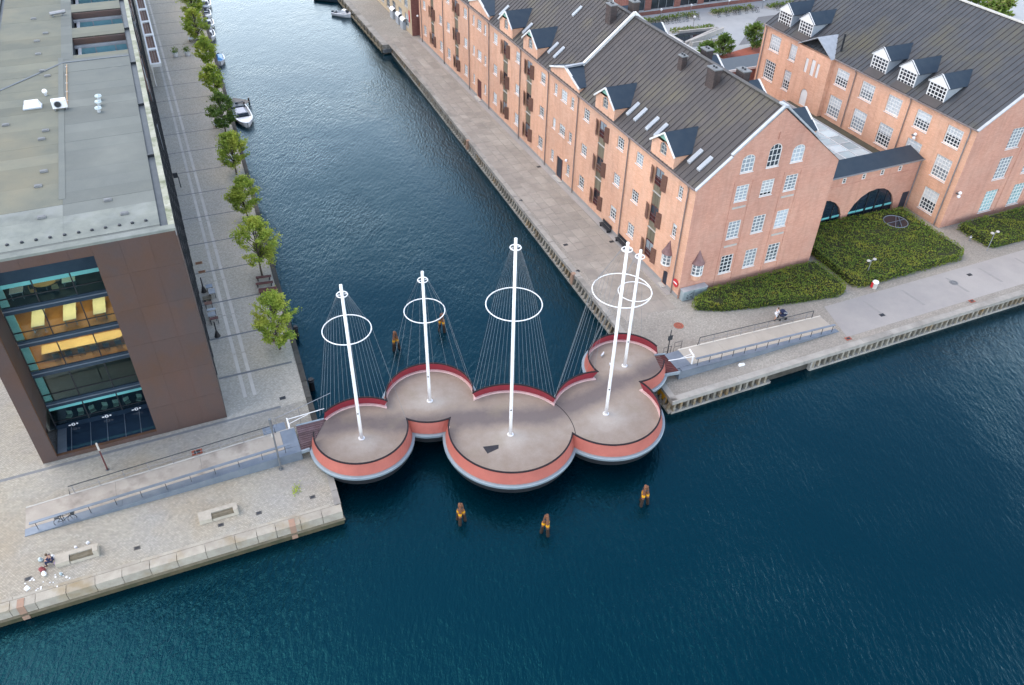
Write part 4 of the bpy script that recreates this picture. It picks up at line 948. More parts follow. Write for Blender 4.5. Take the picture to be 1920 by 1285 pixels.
# ================================================================== hedges
def hedge(label, outline, h, dens, seed, hole=None, stepped=0):
    rg = random.Random(seed); P = [W(u, v) for u, v in outline]; base = P[0].copy()
    xs = [p.x for p in P]; ys = [p.y for p in P]
    def inside(x, y):
        c = False; n = len(P)
        for i in range(n):
            a, b = P[i], P[(i + 1) % n]
            if (a.y > y) != (b.y > y) and x < (b.x - a.x) * (y - a.y) / (b.y - a.y) + a.x: c = not c
        return c
    from mathutils import noise as mn
    def top(x, y): return h + .3 * mn.noise((x * .42, y * .42, seed)) + .2 * mn.noise((x * 1.5, y * 1.5, seed + 3))
    hd = thing('hedge', label, 'hedge', base)
    cen = sum(P, Vector()) / len(P); m = MB()
    I = [p + (cen - p).normalized() * .32 for p in P]
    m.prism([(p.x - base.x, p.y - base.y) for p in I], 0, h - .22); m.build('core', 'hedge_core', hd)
    pts = []; ar = (max(xs) - min(xs)) * (max(ys) - min(ys))
    for _ in range(int(ar * dens)):
        x, y = rg.uniform(min(xs), max(xs)), rg.uniform(min(ys), max(ys))
        if not inside(x, y) or (hole and (Vector((x, y)) - Vector(hole[:2])).length < hole[2]): continue
        pts.append((x - base.x, y - base.y, top(x, y) - abs(rg.gauss(0, .09))))
    n = len(P)
    for i in range(n):
        a, b = P[i], P[(i + 1) % n]
        for _ in range(int((b - a).length * h * dens)):
            p = a.lerp(b, rg.random()); z = rg.uniform(.02, h); k = .12 * mn.noise((p.x, p.y, z * 2)) + rg.gauss(0, .06) + (.12 if z > h - .3 else 0)
            q_ = p + (cen - p).normalized() * k; pts.append((q_.x - base.x, q_.y - base.y, z))
    m = MB(); leaves(m, pts, .1, rg, .9)
    sh = [(x, y, z + rg.uniform(.08, .3)) for x, y, z in pts if z > h * .7 and rg.random() < .03]; leaves(m, sh, .09, rg, 1.2)
    o = m.build('foliage', 'leaf_hedge', hd); o['kind'] = 'stuff'
    return hd
hedge('clipped low hedge in front of the warehouse gable, with rounded right end', [(.6, -2.75), (3.5, -4.1), (7.6, -5.05), (13, -6.05), (17.2, -6.7), (18.6, -6.3), (18.9, -5.2), (18.7, -.7), (10, -.75), (3.6, -.85), (.75, -1.9)], 1.15, 70, 1)
hc = W(34.45, 2.6)
hedge('large square hedge field with a round skylight in it, in front of the link building', [(20.3, 5.4), (20.0, -5.4), (20.9, -6.3), (36.6, -6.35), (37.6, -5.6), (37.7, 1.0), (38.1, 5.0), (30, 5.75), (24, 5.75)], 1.2, 62, 2, (hc.x, hc.y, 1.75))
hedge('long hedge at the right edge along the right building', [(41.9, -.8), (42.0, -5.2), (42.8, -5.9), (64, -6.2), (66, -5.8), (66, -.7)], 1.15, 55, 3)
# round sunken skylight in the hedge
rs = thing('round_skylight', 'round dark skylight ring with pale cross bars sunk in the big hedge', 'skylight', (hc.x, hc.y, Q + .95), TH)
m = MB(); m.lathe([(1.45, 0), (1.45, .05)], 24); m.build('glass', 'glass_navy', rs)
m = MB(); m.ring((0, 0, .04), 1.5, .06, 28, 6); m.build('ring', 'steel_blue', rs)
m = MB(); m.box(-1.45, -.03, .06, 1.45, .03, .1); m.bar((-1.0, -1.0, .08), (1.0, 1.0, .08), .05, .05); m.bar((-.3, -1.4, .08), (1.2, .8, .08), .05, .05); m.build('cross_bar', 'steel_blue', rs)
# lamps, bin, bollard
def twin_lamp(u, v, h, label):
    o = thing('twin_lamp', label, 'lamp post', W(u, v), TH, 'short twin lamps on the promenade')
    m = MB(); m.cyl((0, 0, 0), (0, 0, h), .06, .045, 8); m.build('post', 'pipe_grey', o)
    m = MB(); m.bar((-.45, 0, h), (.45, 0, h), .05, .05); m.build('arm', 'pipe_grey', o)
    for s in (-.45, .45):
        m = MB(); m.lathe([(.05, -.05), (.2, -.02), (.22, .1), (.1, .18)], 10, 0, (s, 0, h)); m.build('lamp_head', 'stone_pale', o)
twin_lamp(23.0, -4.9, 2.5, 'short grey lamp with two pale heads rising from the big hedge corner')
twin_lamp(41.5, -5.95, 2.6, 'short grey lamp with two pale heads beside the hedge at the right edge')
o = thing('litter_bin', 'white and reddish litter bin with pale domed lid at the hedge corner', 'bin', W(22.5, -6.85), TH)
m = MB(); m.lathe([(.3, 0), (.34, .8)], 10); m.build('drum', 'stone_pale', o); m = MB(); m.box(-.36, -.05, .1, -.3, .25, .75); m.build('side_panel', 'red_sign', o); m = MB(); m.ball((0, 0, .82), .38, .38, .22, 10, 6); m.build('lid', 'plastic_white', o)
o = thing('bollard', 'short pale bollard on the path between the two right hedges', 'bollard', W(41.3, -3.4), TH)
m = MB(); m.lathe([(.12, 0), (.12, .7), (.02, .78)], 8); m.build('shaft', 'pipe_grey', o); m = MB(); m.lathe([(.13, .5), (.13, .62)], 8); m.build('band', 'plastic_white', o)

# ================================================================== court and buildings behind
m = MB(); m.slab([W(19.4, 28.5, .01), W(160, 28.5, .01), W(160, 200, .01), W(19.4, 200, .01)], .008); tag(m.build('courtyard', 'light_ground'), kind='structure')
m = MB(); m.slab([W(49, 59.3, .018), W(62, 62.0, .018), W(60.8, 65.2, .018), W(48.8, 62.6, .018)], .006); tag(m.build('brick_pavement', 'terracotta'), kind='structure')
m = MB(); m.slab([W(56, 66, .016), W(64, 66, .016), W(92, 78.6, .016), W(70, 78.6, .016)], .006); tag(m.build('grey_pavement', 'drain'), kind='structure')
bk = thing('back_block', 'dark brick block with long window bands behind the courtyard', 'building', W(44, 87.6), TH)
FK = lambda a, z, d: (a, -d, z); hs = []; a = .8
for wd in (3.0, 5.6, 4.4, 11.5, 5, 11, 9):
    hs += [(a, 1.0, a + wd, 3.6), (a, 5.0, a + wd, 7.4), (a, 9, a + wd, 11.2)]; a += wd + 1.5
m = MB(); wall(m, FK, 0, 64, 0, 12.5, hs, .25); m.poly([(0, 0, 0), (0, 20, 0), (0, 20, 12.5), (0, 0, 12.5)]); m.poly([(0, 0, 12.5), (64, 0, 12.5), (64, 20, 12.5), (0, 20, 12.5)]); m.build('wall', 'brick_dark', bk)
for (a0, z0, a1, z1) in hs: window(bk, FK, (a0 + a1) / 2, z0, a1 - a0, z1 - z0, max(2, int((a1 - a0) / 1.5)), 1, 0, .25, fmat='lead', gm='win_dark')
m = MB(); m.box(0, -.12, .8, 64, -.01, 1.0); m.build('sill_band', 'lead', bk)
lb_ = thing('low_annex', 'low annex with dark flat roof and white edge behind the right building', 'building', W(37.5, 46.6), TH)
m = MB(); m.box(0, 0, 0, 22, 4.0, 4.3); m.build('wall', 'brick_dark', lb_); m = MB(); m.slab([(-.2, -.2, 4.32), (22.2, -.2, 4.32), (22.2, 4.2, 4.6), (-.2, 4.2, 4.6)], .1); m.build('roof', 'slate', lb_)
m = MB(); m.box(-.2, -.3, 4.05, 22.2, -.2, 4.45); m.build('fascia', 'white_paint', lb_)
ls = thing('pale_canopy', 'pale glass canopy with white edge behind the warehouse ridge', 'canopy', W(31.5, 50.5, 0), TH)
m = MB(); m.box(0, 0, 4.2, 7.0, 14.0, 4.4); m.build('roof', 'glass_roof', ls); m = MB(); m.box(7.0, 0, 4.1, 7.2, 14, 4.6); m.box(0, -.2, 4.1, 7.2, 0, 4.6); m.build('edge', 'white_paint', ls)
for x, y in ((.3, .3), (6.7, .3), (.3, 13.7), (6.7, 13.7)):
    m = MB(); m.cyl((x, y, 0), (x, y, 4.2), .1, n=8); m.build('post', 'white_paint', ls)
bs = tag(link('court_basin', None), kind='structure')
m = MB(); m.slab([W(46.5, 70.4, .02), W(57, 75.3, .02), W(49, 75.8, .02), W(46.2, 74.6, .02)], .005); m.build('basin_water', 'glass_navy', bs)
for k, (p, q_) in enumerate(((W(46.6, 70.1, .25), W(57.3, 75.0, .25)), (W(57.4, 75.1, .25), W(48.8, 75.9, .25)), (W(46.1, 70.4, .25), W(46, 74.7, .25)))):
    m = MB(); m.bar(p, q_, .5, .5); m.build('basin_edge', 'stone_pale', bs)
# tapering pale wall in the court
o = thing('court_ramp', 'pale tapering ramp wall in the courtyard beside the small basin', 'wall', W(47, 69.2), TH)
m = MB(); m.bar((0, 0, .5), (10.5, 4.2, .5), .35, 1.0); m.bar((0, -.6, .4), (9, -.4, .4), .3, .8); m.build('wall', 'stone_pale', o)
# planted beds with bicycles parked along them
rg = random.Random(21)
def bed(u0, u1, v, lb):
    hd = thing('planted_bed', lb, 'flower bed', W(u0, v), TH)
    m = MB(); m.box(0, 0, 0, u1 - u0, 1.9, .18); m.build('kerb', 'stone_pale', hd)
    m = MB(); pts = [(rg.uniform(.1, u1 - u0 - .1), rg.uniform(.1, 1.8), rg.uniform(.25, .95)) for _ in range(int((u1 - u0) * 60))]; leaves(m, pts, .2, rg, .8); m.build('foliage', 'leaf_wild', hd)['kind'] = 'stuff'
beds = ((43.6, 58.2, 82.6, 'planted bed with parked bicycles left of the lamp in the courtyard'), (61.6, 72.2, 82.6, 'planted bed with parked bicycles in the middle of the courtyard'), (75.5, 88, 81.9, 'planted bed at far right of the courtyard behind the brick dormers'))
for b in beds: bed(*b)
hd = thing('planted_bed', 'narrow overgrown bed along the small courtyard basin', 'flower bed', W(47.4, 76.0), TH + R(-4))
m = MB(); m.box(0, 0, 0, 9.5, 1.3, .15); m.build('kerb', 'stone_pale', hd)
m = MB(); leaves(m, [(rg.uniform(0, 9.5), rg.uniform(0, 1.3), rg.uniform(.2, .8)) for _ in range(500)], .2, rg, .8); m.build('foliage', 'leaf_wild', hd)['kind'] = 'stuff'
def bike_mesh():
    m = MB()
    for x in (-.52, .52): m.tube([(x + .33 * math.cos(t), 0, .34 + .33 * math.sin(t)) for t in [2 * math.pi * i / 12 for i in range(12)]], .025, 4, 0, True)
    for p, q_ in (((-.52, 0, .34), (-.15, 0, .34)), ((-.15, 0, .34), (-.28, 0, .85)), ((-.28, 0, .8), (.36, 0, .82)), ((-.15, 0, .34), (.38, 0, .7)), ((.52, 0, .34), (.34, 0, .98)), ((-.52, 0, .34), (-.26, 0, .75))): m.tube([p, q_], .025, 4)
    m.box(-.42, -.07, .86, -.16, .07, .93); m.tube([(.26, -.26, 1.0), (.34, 0, .99), (.26, .26, 1.0)], .02, 4)
    return m
bmes = [bike_mesh().mesh('bicycle', x) for x in ('dark_steel', 'boat_dark', 'steel_blue', 'black_plastic')]
nb = 0
for (u0, u1, v, lb) in beds:
    for side in (-.75,):
        u = u0 + .3
        while u < u1 - .2:
            if rg.random() < .82:
                o = link('bicycle', rg.choice(bmes), None, W(u, v + side + rg.uniform(-.15, .15), .02), TH + R(90) + rg.uniform(-.25, .25))
                tag(o, 'one of the dark bicycles parked in a row along the courtyard planted beds', 'bicycle', 'bicycles along the courtyard beds'); nb += 1
            u += rg.uniform(.5, .75)
for (u, v, lb) in ((49.9, 84.6, 'courtyard globe lamp at the left end of the beds'), (57.4, 85.0, 'courtyard globe lamp right end of the left bed'), (66.8, 84.9, 'courtyard globe lamp behind the middle bed'), (74.2, 82.9, 'courtyard globe lamp left of the far right bed'), (53.7, 78.2, 'courtyard globe lamp beside the small basin')):
    o = thing('globe_lamp', lb, 'lamp', W(u, v), TH, 'white globe lamps in the courtyard')
    m = MB(); m.cyl((0, 0, 0), (0, 0, 1.7), .06, .05, 8); m.build('post', 'pipe_grey', o); m = MB(); m.ball((0, 0, 1.9), .26, n=10, m=8); m.build('globe', 'plastic_white', o)
# ================================================================== office block on the left quay
RT = 20.3; WD = 15.6; GD = 3.5; LEN = 150.0
ob = thing('office_block', 'rust clad office block with a deep glazed end wall and flat grey green roof', 'office building', LB, TL)
F0 = lambda a, z, d: (a, -d, z)
# rust cladding, single panels with open joints
def rpanel(a0, a1, z0, z1, y=0, mat='rust_panel'):
    m = MB(); m.box(a0 + .005, y - .05 + rnd.uniform(-.003, .003), z0 + .005, a1 - .005, y, z1 - .005); m.build('rust_panel', mat, ob)
cs = [-6.1, -4.1, -2.0, 0.0]; zs = [0, 3.2, 6.7, 10.3, 13.9, 17.3, RT]
for i in range(3):
    for j in range(6):
        if j == 0 and False: continue
        rpanel(cs[i], cs[i + 1], zs[j] + (.02 if j == 0 else 0), zs[j + 1])
for j in range(6): rpanel(-15.6, -14.4, zs[j] + .02 if j == 0 else zs[j], zs[j + 1])
a = -14.4
for k in range(5):
    b = -14.4 + (k + 1) * 8.3 / 5; rpanel(a, b, 19.4, RT); rpanel(a, b, .02, .45); a = b
m = MB()
m.box(-6.1, 0, 0, 0, .3, RT - .05); m.box(-15.6, 0, 0, -14.4, .3, RT - .05); m.box(-14.4, 0, 19.4, -6.1, .3, RT - .05); m.box(-14.4, 0, 0, -6.1, .3, .45)
m.build('frame_core', 'rust_edge', ob)
# reveals of the deep opening, clad in rust panels
for j in range(1, 6):
    m = MB(); m.box(-14.45, .3, zs[j], -14.4, GD, zs[j + 1] - .02); m.build('rust_panel', 'rust_panel', ob)
m = MB(); m.box(-6.1, .3, 0, -6.05, GD, RT - .6); m.box(-14.4, .3, 19.4, -6.1, GD, 19.46); m.build('reveal', 'rust_panel', ob)
m = MB(); m.box(-14.4, .3, .25, -6.1, GD, .4); m.build('light_well_glass', 'glass_navy', ob)
m = MB()
for x in (-13.2, -11.6, -10.2, -8.7, -7.4): m.box(x - .03, .32, .4, x + .03, GD, .43)
m.box(-14.35, .3, .4, -13.6, GD, .44); m.build('well_frame', 'steel_blue', ob)
# floors behind the glass
fl = [.5, 3.72, 7.35, 10.65, 14.05, 17.9]      # finished floor levels, abs less quay level
XL, XR = -14.35, -6.42
fm = ['floor_dark', 'floor_grey', 'wood_floor', 'wood_floor', 'floor_dark']
for i in range(5):
    m = MB(); m.box(XL - .6, GD + .14, fl[i] - .06, XR + 2.5, GD + 9, fl[i]); m.build('floor', fm[i], ob)
    if i:
        m = MB(); m.box(XL, GD - .06, fl[i] - .66, XR, GD + .1, fl[i] + .02); m.build('spandrel', 'spandrel', ob)
        m = MB(); m.box(XL, GD - .12, fl[i] - .3, XR, GD - .06, fl[i] - .2); m.build('ledge', 'steel_blue', ob)
m = MB(); m.box(XL, GD - .06, 16.25, XR, GD + .1, 19.4); m.build('spandrel', 'spandrel', ob)
m = MB(); m.box(XL, GD - .05, .42, XR, GD + .1, .95); m.build('spandrel', 'glass_navy', ob)
# side and back walls of the rooms
m = MB(); m.box(XL - .75, GD + .1, .4, XL - .6, GD + 9, 19.4); m.box(XR + 2.5, GD + .1, .4, XR + 2.6, GD + 9, 19.4); m.box(XL - .6, GD + 9, .4, XR + 2.5, GD + 9.2, 19.4); m.build('room_wall', 'floor_grey', ob)
for i in range(1, 5):
    m = MB(); m.box(XL + .02, GD + .2, fl[i] + .02, XL + .62, GD + .32, fl[i] + 2.7); m.build('end_panel', 'pale_teal', ob)  # pale upright panel at the left end of each upper floor
for i in range(5):
    for k in range(3):
        m = MB(); m.box(-13.4 + k * 2.7, GD + 1.2, fl[i + 1] - .74 if i < 4 else 18.6, -12.0 + k * 2.7, GD + 2.6, (fl[i + 1] - .74 if i < 4 else 18.6) + .04); m.build('ceiling_lamp', 'lamp_glow' if i in (2, 3) or (i == 4 and k == 1) else 'white_paint', ob)  # lit panels are out of view; the top-floor one is added to brighten
xs = [XL, -11.55, -8.72, XR]
for i in range(5):
    z0, z1 = (fl[i] + .03 if i else .95), fl[i + 1] - .68
    if i == 4: z1 = 16.25
    tr_ = fl[i] + .85
    for k in range(3):
        for (p, q_) in ((z0, tr_ - .03), (tr_ + .03, z1)):
            m = MB(); m.box(xs[k] + .04, GD + .03, p, xs[k + 1] - .04, GD + .05, q_); m.build('pane', 'glass_clear', ob)
    m = MB()
    for x in xs: m.box(x - .04, GD - .03, z0, x + .04, GD + .09, z1)
    m.box(XL, GD - .02, tr_ - .03, XR, GD + .08, tr_ + .03); m.build('mullions', 'dark_steel', ob)
for i, (za, zb) in ((4, (15.85, 16.22)), (0, (2.72, 3.03))):
    for k in range(3):
        m = MB(); m.box(xs[k] + .06, GD + .0, za, xs[k + 1] - .06, GD + .02, zb); m.build('blind', 'teal_blind', ob)
# white emblem marks on the ground floor glass: small bar, round block, dot
for k in range(3):
    x = (xs[k] + xs[k + 1]) / 2; m = MB(); y = GD - .075
    m.box(x - .40, y, .60, x - .20, y + .01, .72); m.tube([(x, y, .68), (x, y + .01, .68)], .17, 12); m.tube([(x + .32, y, .70), (x + .32, y + .01, .70)], .09, 10)
    o = m.build('window_emblem', 'plastic_white', ob); m = MB(); m.box(x - .04, y - .006, .58, x + .04, y - .001, .78); m.build('emblem_bar', 'door_dark', o)
# long walls and lower body
m = MB(); m.box(-15.6, .3, 0, -15.3, LEN, RT - .05); m.build('wall', 'rust_panel', ob)
for j in range(6):
    m = MB(); m.box(-.05, .02, zs[j] + .02, .01, 3.4, zs[j + 1] - .02); m.build('rust_panel', 'rust_panel', ob)
m = MB(); m.box(-.32, 3.4, 0, -.1, LEN, RT - .6); m.build('curtain_wall', 'glass_navy', ob)
for k in range(50):
    y = 3.4 + k * 2.95
    m = MB(); m.box(-.1, y, 0, .02, y + .07, RT - .55); m.build('mullion', 'dark_steel', ob)
    for j, z in enumerate(zs[1:-1]):
        if j > 1 and y > 33 and rnd.random() < .5:
            m = MB(); m.box(-.08, y + .1, z + .3, .05, y + 1.5, z + 2.9); m.build('shutter', rnd.choice(['shutter', 'steel_blue', 'lead', 'shutter']), ob)
for z in zs[1:-1]:
    m = MB(); m.box(-.1, 3.4, z - .3, -.02, LEN, z + .1); m.build('floor_band', 'dark_steel', ob)
m = MB(); m.box(-.06, .1, RT - .55, .05, LEN, RT - .02); m.build('roof_band', 'lead', ob)
# roof: coping, gutter, felt sheets, sunken light wells
m = MB(); m.box(-15.6, -.06, RT, .06, .62, RT + .22); m.build('coping', 'felt_pale', ob)
m = MB(); m.box(-15.6, .62, RT - .25, -1.0, 1.3, RT - .15); m.build('gutter', 'gutter', ob); m = MB(); m.box(-15.6, .95, RT - .15, -1.0, 1.3, RT - .02); m.build('kerb', 'felt_blue', ob)
k = 0
while k < 37:
    m = MB(); m.box(-.4, .63 + k * 4, RT, .07, .62 + k * 4 + 4, RT + .2); m.build('coping', 'coping_moss', ob); k += 1
m = MB(); m.box(-1.0, .62, RT - .3, -.4, LEN, RT - .2); m.build('gutter', 'gutter', ob)
for k in range(12):
    m = MB(); m.box(-.98, 14 + k * 12, RT - .2, -.42, 14.15 + k * 12, RT + .05); m.build('gutter_strap', 'dark_steel', ob)
wells = [(42.4, 48.4), (52.0, 58.2), (61.6, 68.2), (72, 78.2), (82, 88)]
def felt(a0, a1, y0, y1, mat, z):
    m = MB(); m.box(a0, y0, RT - .25, a1, y1, z); m.build('felt_sheet', mat, ob)
rg = random.Random(8); y = 1.3; n = 0
while y < LEN:
    wdt = 2.0 if y < 42 else 3.2
    y1 = y + wdt; z = RT + rg.uniform(-.004, .012)
    front = y < 7.2
    felt(-14.55, -7.95, y, y1 - .012, 'felt_pale' if front else 'felt', z)
    wl_ = [w_ for w_ in wells if w_[1] > y and w_[0] < y1]
    if wl_:
        felt(-7.95, -6.75, y, y1 - .012, 'felt_blue', z + .014)
        w0, w1 = wl_[0]
        if w0 > y: felt(-6.75, -1.0, y, w0, 'felt', z)
        if w1 < y1: felt(-6.75, -1.0, w1, y1 - .012, 'felt', z)
    else: felt(-7.94, -1.0, y, y1 - .012, 'felt_pale' if y < 3.9 else ('felt_blue' if y < 40 else 'felt'), z + rg.uniform(-.003, .008))
    y = y1; n += 1
m = MB(); m.box(-15.6, .7, RT - .02, -15.0, LEN, RT + .16); m.build('coping', 'felt_pale', ob); m = MB(); m.box(-15.0, .7, RT - .3, -14.55, LEN, RT - .2); m.build('gutter', 'gutter', ob)
m = MB(); m.bar((-8.0, 8.2, RT + .02), (-8.0, 42, RT + .02), .5, .03); m.build('ridge_sheet', 'felt_blue', ob)
m = MB(); m.box(-7.9, 40.2, RT, -1.0, 40.5, RT + .06); m.bar((-7.9, 40.3, RT + .03), (-14.5, 33.5, RT + .03), .28, .05); m.build('lap_joint', 'gutter', ob)
for (y0, y1) in wells:
    o = link('light_well', None, ob); zb = RT - 3.2
    m = MB(); m.box(-6.75, y0, zb, -1.0, y1, zb + .1); m.poly([(-6.75, y0, zb), (-6.75, y1, zb), (-6.75, y1, RT + .02), (-6.75, y0, RT + .02)]); m.poly([(-6.75, y1, zb), (-1.0, y1, zb), (-1.0, y1, RT), (-6.75, y1, RT)]); m.poly([(-1, y0, zb), (-1, y1, zb), (-1, y1, RT), (-1, y0, RT)]); m.poly([(-6.75, y0, zb), (-1.0, y0, zb), (-1, y0, RT), (-6.75, y0, RT)])
    m.build('well_wall', 'dark_steel', o)
    m = MB(); m.box(-6.3, y1 - .35, zb + .1, -1.05, y1 - .2, RT - 1.15); m.build('glass', 'teal_pane', o)
    m = MB(); m.box(-6.74, y1 - .3, RT - .75, -1.02, y1 - .02, RT - .1); m.build('beam', 'rust_panel', o)
    m = MB(); m.box(-6.74, y1 - .5, RT - 1.15, -1.02, y1 - .02, RT - .8); m.build('ledge', 'lead', o)
    m = MB()
    for x in (-6.3, -4.6, -2.4, -1.12): m.box(x - .07, y1 - .45, zb, x + .07, y1 - .36, RT - 1.15)
    m.build('mullions', 'lead', o)
    m = MB(); m.box(-6.45, y0 + .5, RT - 1.2, -6.1, y1 - .5, RT - 1.05); m.build('side_ledge', 'lead', o)
# vents and drains on the roof
vt = MB(); vt.box(-.3, -.2, 0, .3, .2, .12); vt.box(-.22, -.14, .12, .22, .14, .16); vme = vt.mesh('roof_vent', 'drain')
for a, y in ((-9.34, 22.5), (-9.66, 20.7), (-9.4, 13.85), (-9.8, 11.2), (-9.47, 5.63), (-4.57, 6.7), (-3.44, 3.95), (-12.8, 25.1), (-10.3, 44), (-10.5, 48.5), (-9.6, 51), (-11, 57), (-9.8, 38.5), (-9.3, 36.8)):
    link('roof_vent', vme, ob, (a, y, RT + .016))
vt = MB(); vt.lathe([(.13, 0), (.13, .1), (.08, .14)], 8); vme = vt.mesh('roof_drain', 'dark_steel')
for a in (-11.8, -10.8, -9.82, -8.85, -7.83, -6.84, -5.89, -4.92, -3.9, -2.96, -1.96): link('roof_drain', vme, ob, (a, 2.22, RT + .012))
# loose plant on the roof
o = thing('air_conditioner', 'white air conditioner with round fan on the office roof', 'air conditioner', L(-8.0, 27.2, RT + .02), TL)
m = MB(); m.box(-.65, -.3, .25, .65, .3, 1.05); m.build('case', 'plastic_white', o); m = MB(); m.tube([(-.12, -.34, .66), (-.12, -.3, .66)], .32, 16); m.build('fan', 'dark_steel', o); m = MB(); m.ring((0, 0, 0), .32, .03, 16, 4); g = m.build('fan_guard', 'lead', o); g.rotation_euler = (R(90), 0, 0); g.location = (-.12, -.36, .66)
m = MB(); m.box(-.55, -.25, 0, -.45, .25, .25); m.box(.45, -.25, 0, .55, .25, .25); m.build('foot', 'steel_grey', o)
o = thing('roof_hatch', 'white rounded plastic hatch box on the office roof left of the air conditioner', 'roof hatch', L(-10.55, 28.7, RT + .02), TL)
m = MB(); m.hexa([(-.8, -.5, .1), (.8, -.5, .1), (.8, .5, .1), (-.8, .5, .1), (-.6, -.36, .62), (.6, -.36, .62), (.6, .36, .62), (-.6, .36, .62)]); m.build('dome', 'plastic_white', o); m = MB(); m.box(-.85, -.55, 0, .85, .55, .12); m.build('kerb', 'boat_grey', o)
for k, (a, y, lb) in enumerate(((-4.49, 28.4, 'farthest'), (-4.54, 26.9, 'middle'), (-4.6, 25.3, 'nearest'))):
    o = thing('roof_cowl', lb + ' of three pale cowl vents in a row on the grey office roof', 'roof vent', L(a, y, RT + .02), TL, 'row of three roof cowls')
    m = MB(); m.cyl((0, 0, 0), (0, 0, .4), .16, n=10); m.build('pipe', 'lead', o); m = MB(); m.lathe([(.34, .38), (.3, .5), (.05, .6)], 12); m.build('cap', 'metal_box', o)
o = thing('roof_vent_pipe', 'small white domed vent behind the roof hatch', 'roof vent', L(-9.4, 31.4, RT + .02), TL)
m = MB(); m.cyl((0, 0, 0), (0, 0, .35), .14, n=10); m.build('pipe', 'lead', o); m = MB(); m.ball((0, 0, .42), .25, n=10, m=6); m.build('cap', 'plastic_white', o)
o = thing('roof_ladder', 'silver flue pipe lying beside the second light well on the office roof', 'flue', L(-8.2, 57.2, RT + .02), TL)
m = MB(); m.cyl((-.9, 0, .35), (.9, .2, .45), .22, n=10); m.build('pipe', 'pipe_grey', o); m = MB(); m.box(-.7, -.2, 0, -.5, .2, .2); m.box(.5, -.1, 0, .7, .3, .25); m.build('stand', 'steel_grey', o)
o['category'] = 'flue'; o.name = 'flue_pipe'
o = thing('copper_pipe', 'thin pinkish pipe running along the roof step from the air conditioner', 'pipe', L(-7.45, 28.2, RT + .05), TL)
m = MB(); m.tube([(0, 0, 0), (.05, 11.3, 0)], .05, 6); m.build('pipe', 'tan', o); m = MB()
for k in range(5): m.box(-.1, 1 + k * 2.4, -.05, .1, 1.15 + k * 2.4, .02)
m.build('clip', 'lead', o)
# furniture on the floors (free standing things inside)
def table(label, mat, poly, z, loc, rz=0, h=.74, legs=()):
    o = thing('table', label, 'table', loc, TL + rz); m = MB(); m.prism(poly, h - .05, h); m.build('tabletop', mat, o)
    for x, y in legs:
        m = MB(); m.cyl((x, y, 0), (x, y, h - .05), .04, n=6); m.build('leg', 'steel_grey', o)
    return o
rc = lambda a, b: [(-a, -b), (a, -b), (a, b), (-a, b)]
for k, (x, lb) in enumerate(((-12.55, 'left'), (-10.1, 'middle'), (-7.75, 'right'))):
    table(lb + ' of three cream desks side by side on the wooden fourth floor', 'table_cream', rc(.5, 1.25), 0, L(x, GD + 1.9, fl[3]), 0, .74, ((-.4, -1.1), (.4, -1.1), (-.4, 1.1), (.4, 1.1)))
P = [(-3.4, -.65), (2.6, -.65)] + [(2.6 + .65 * math.sin(t), -.65 * math.cos(t)) for t in [.5, 1.0, 1.57, 2.1, 2.6]] + [(2.6, .65), (-3.4, .65)]
table('long pale conference table with one rounded end on the third floor', 'wood_pale', P, 0, L(-9.9, GD + 1.85, fl[2]), 0, .74, ((-3, 0), (0, 0), (2.5, 0)))
table('oval wooden table on the dark top floor', 'wood_pale', [(.85 * math.cos(t), .55 * math.sin(t)) for t in [2 * math.pi * k / 20 for k in range(20)]], 0, L(-11.0, GD + 1.6, fl[4]), 0, .74, ((0, 0),))
table('square pale side table on the dark top floor', 'pale_teal', rc(.5, .4), 0, L(-9.2, GD + 1.5, fl[4]), 0, .7, ((-.4, -.3), (.4, -.3), (-.4, .3), (.4, .3)))
table('pale square table with papers at the left of the top floor', 'white_cloth', rc(.5, .6), 0, L(-13.1, GD + 1.5, fl[4]), 0, .72, ((-.4, -.5), (.4, -.5), (-.4, .5), (.4, .5)))
def chair(loc, rz, mat, label, group):
    o = thing('chair', label, 'chair', loc, TL + rz, group); m = MB(); m.box(-.24, -.22, .42, .24, .24, .48); m.build('seat', mat, o)
    m = MB(); m.box(-.24, .2, .5, .24, .26, .9); m.build('backrest', mat, o)
    for x, y in ((-.2, -.18), (.2, -.18), (-.2, .2), (.2, .2)):
        m = MB(); m.cyl((x, y, 0), (x, y, .42), .02, n=5); m.build('leg', 'dark_steel', o)
for k in range(6): chair(L(-12.2 + k * 1.0, GD + .95, fl[2]), R(180), 'boat_dark', 'dark chair along the near side of the long conference table', 'chairs at the conference table')
for k in range(7): chair(L(-13.2 + k * 1.0, GD + .9, fl[0]), R(20 * (k % 3) - 20), 'chair_pale', 'pale chair in the row just inside the ground floor glass', 'chairs inside the ground floor glass')
for k, (a, b, r_) in enumerate(((-11.9, 1.2, 100), (-10.3, 1.0, 200), (-10.2, 2.2, 280), (-11.5, 2.4, 30))): chair(L(a, GD + b, fl[4]), R(r_), 'tan', 'tan chair around the oval table on the top floor', 'chairs round the oval table')
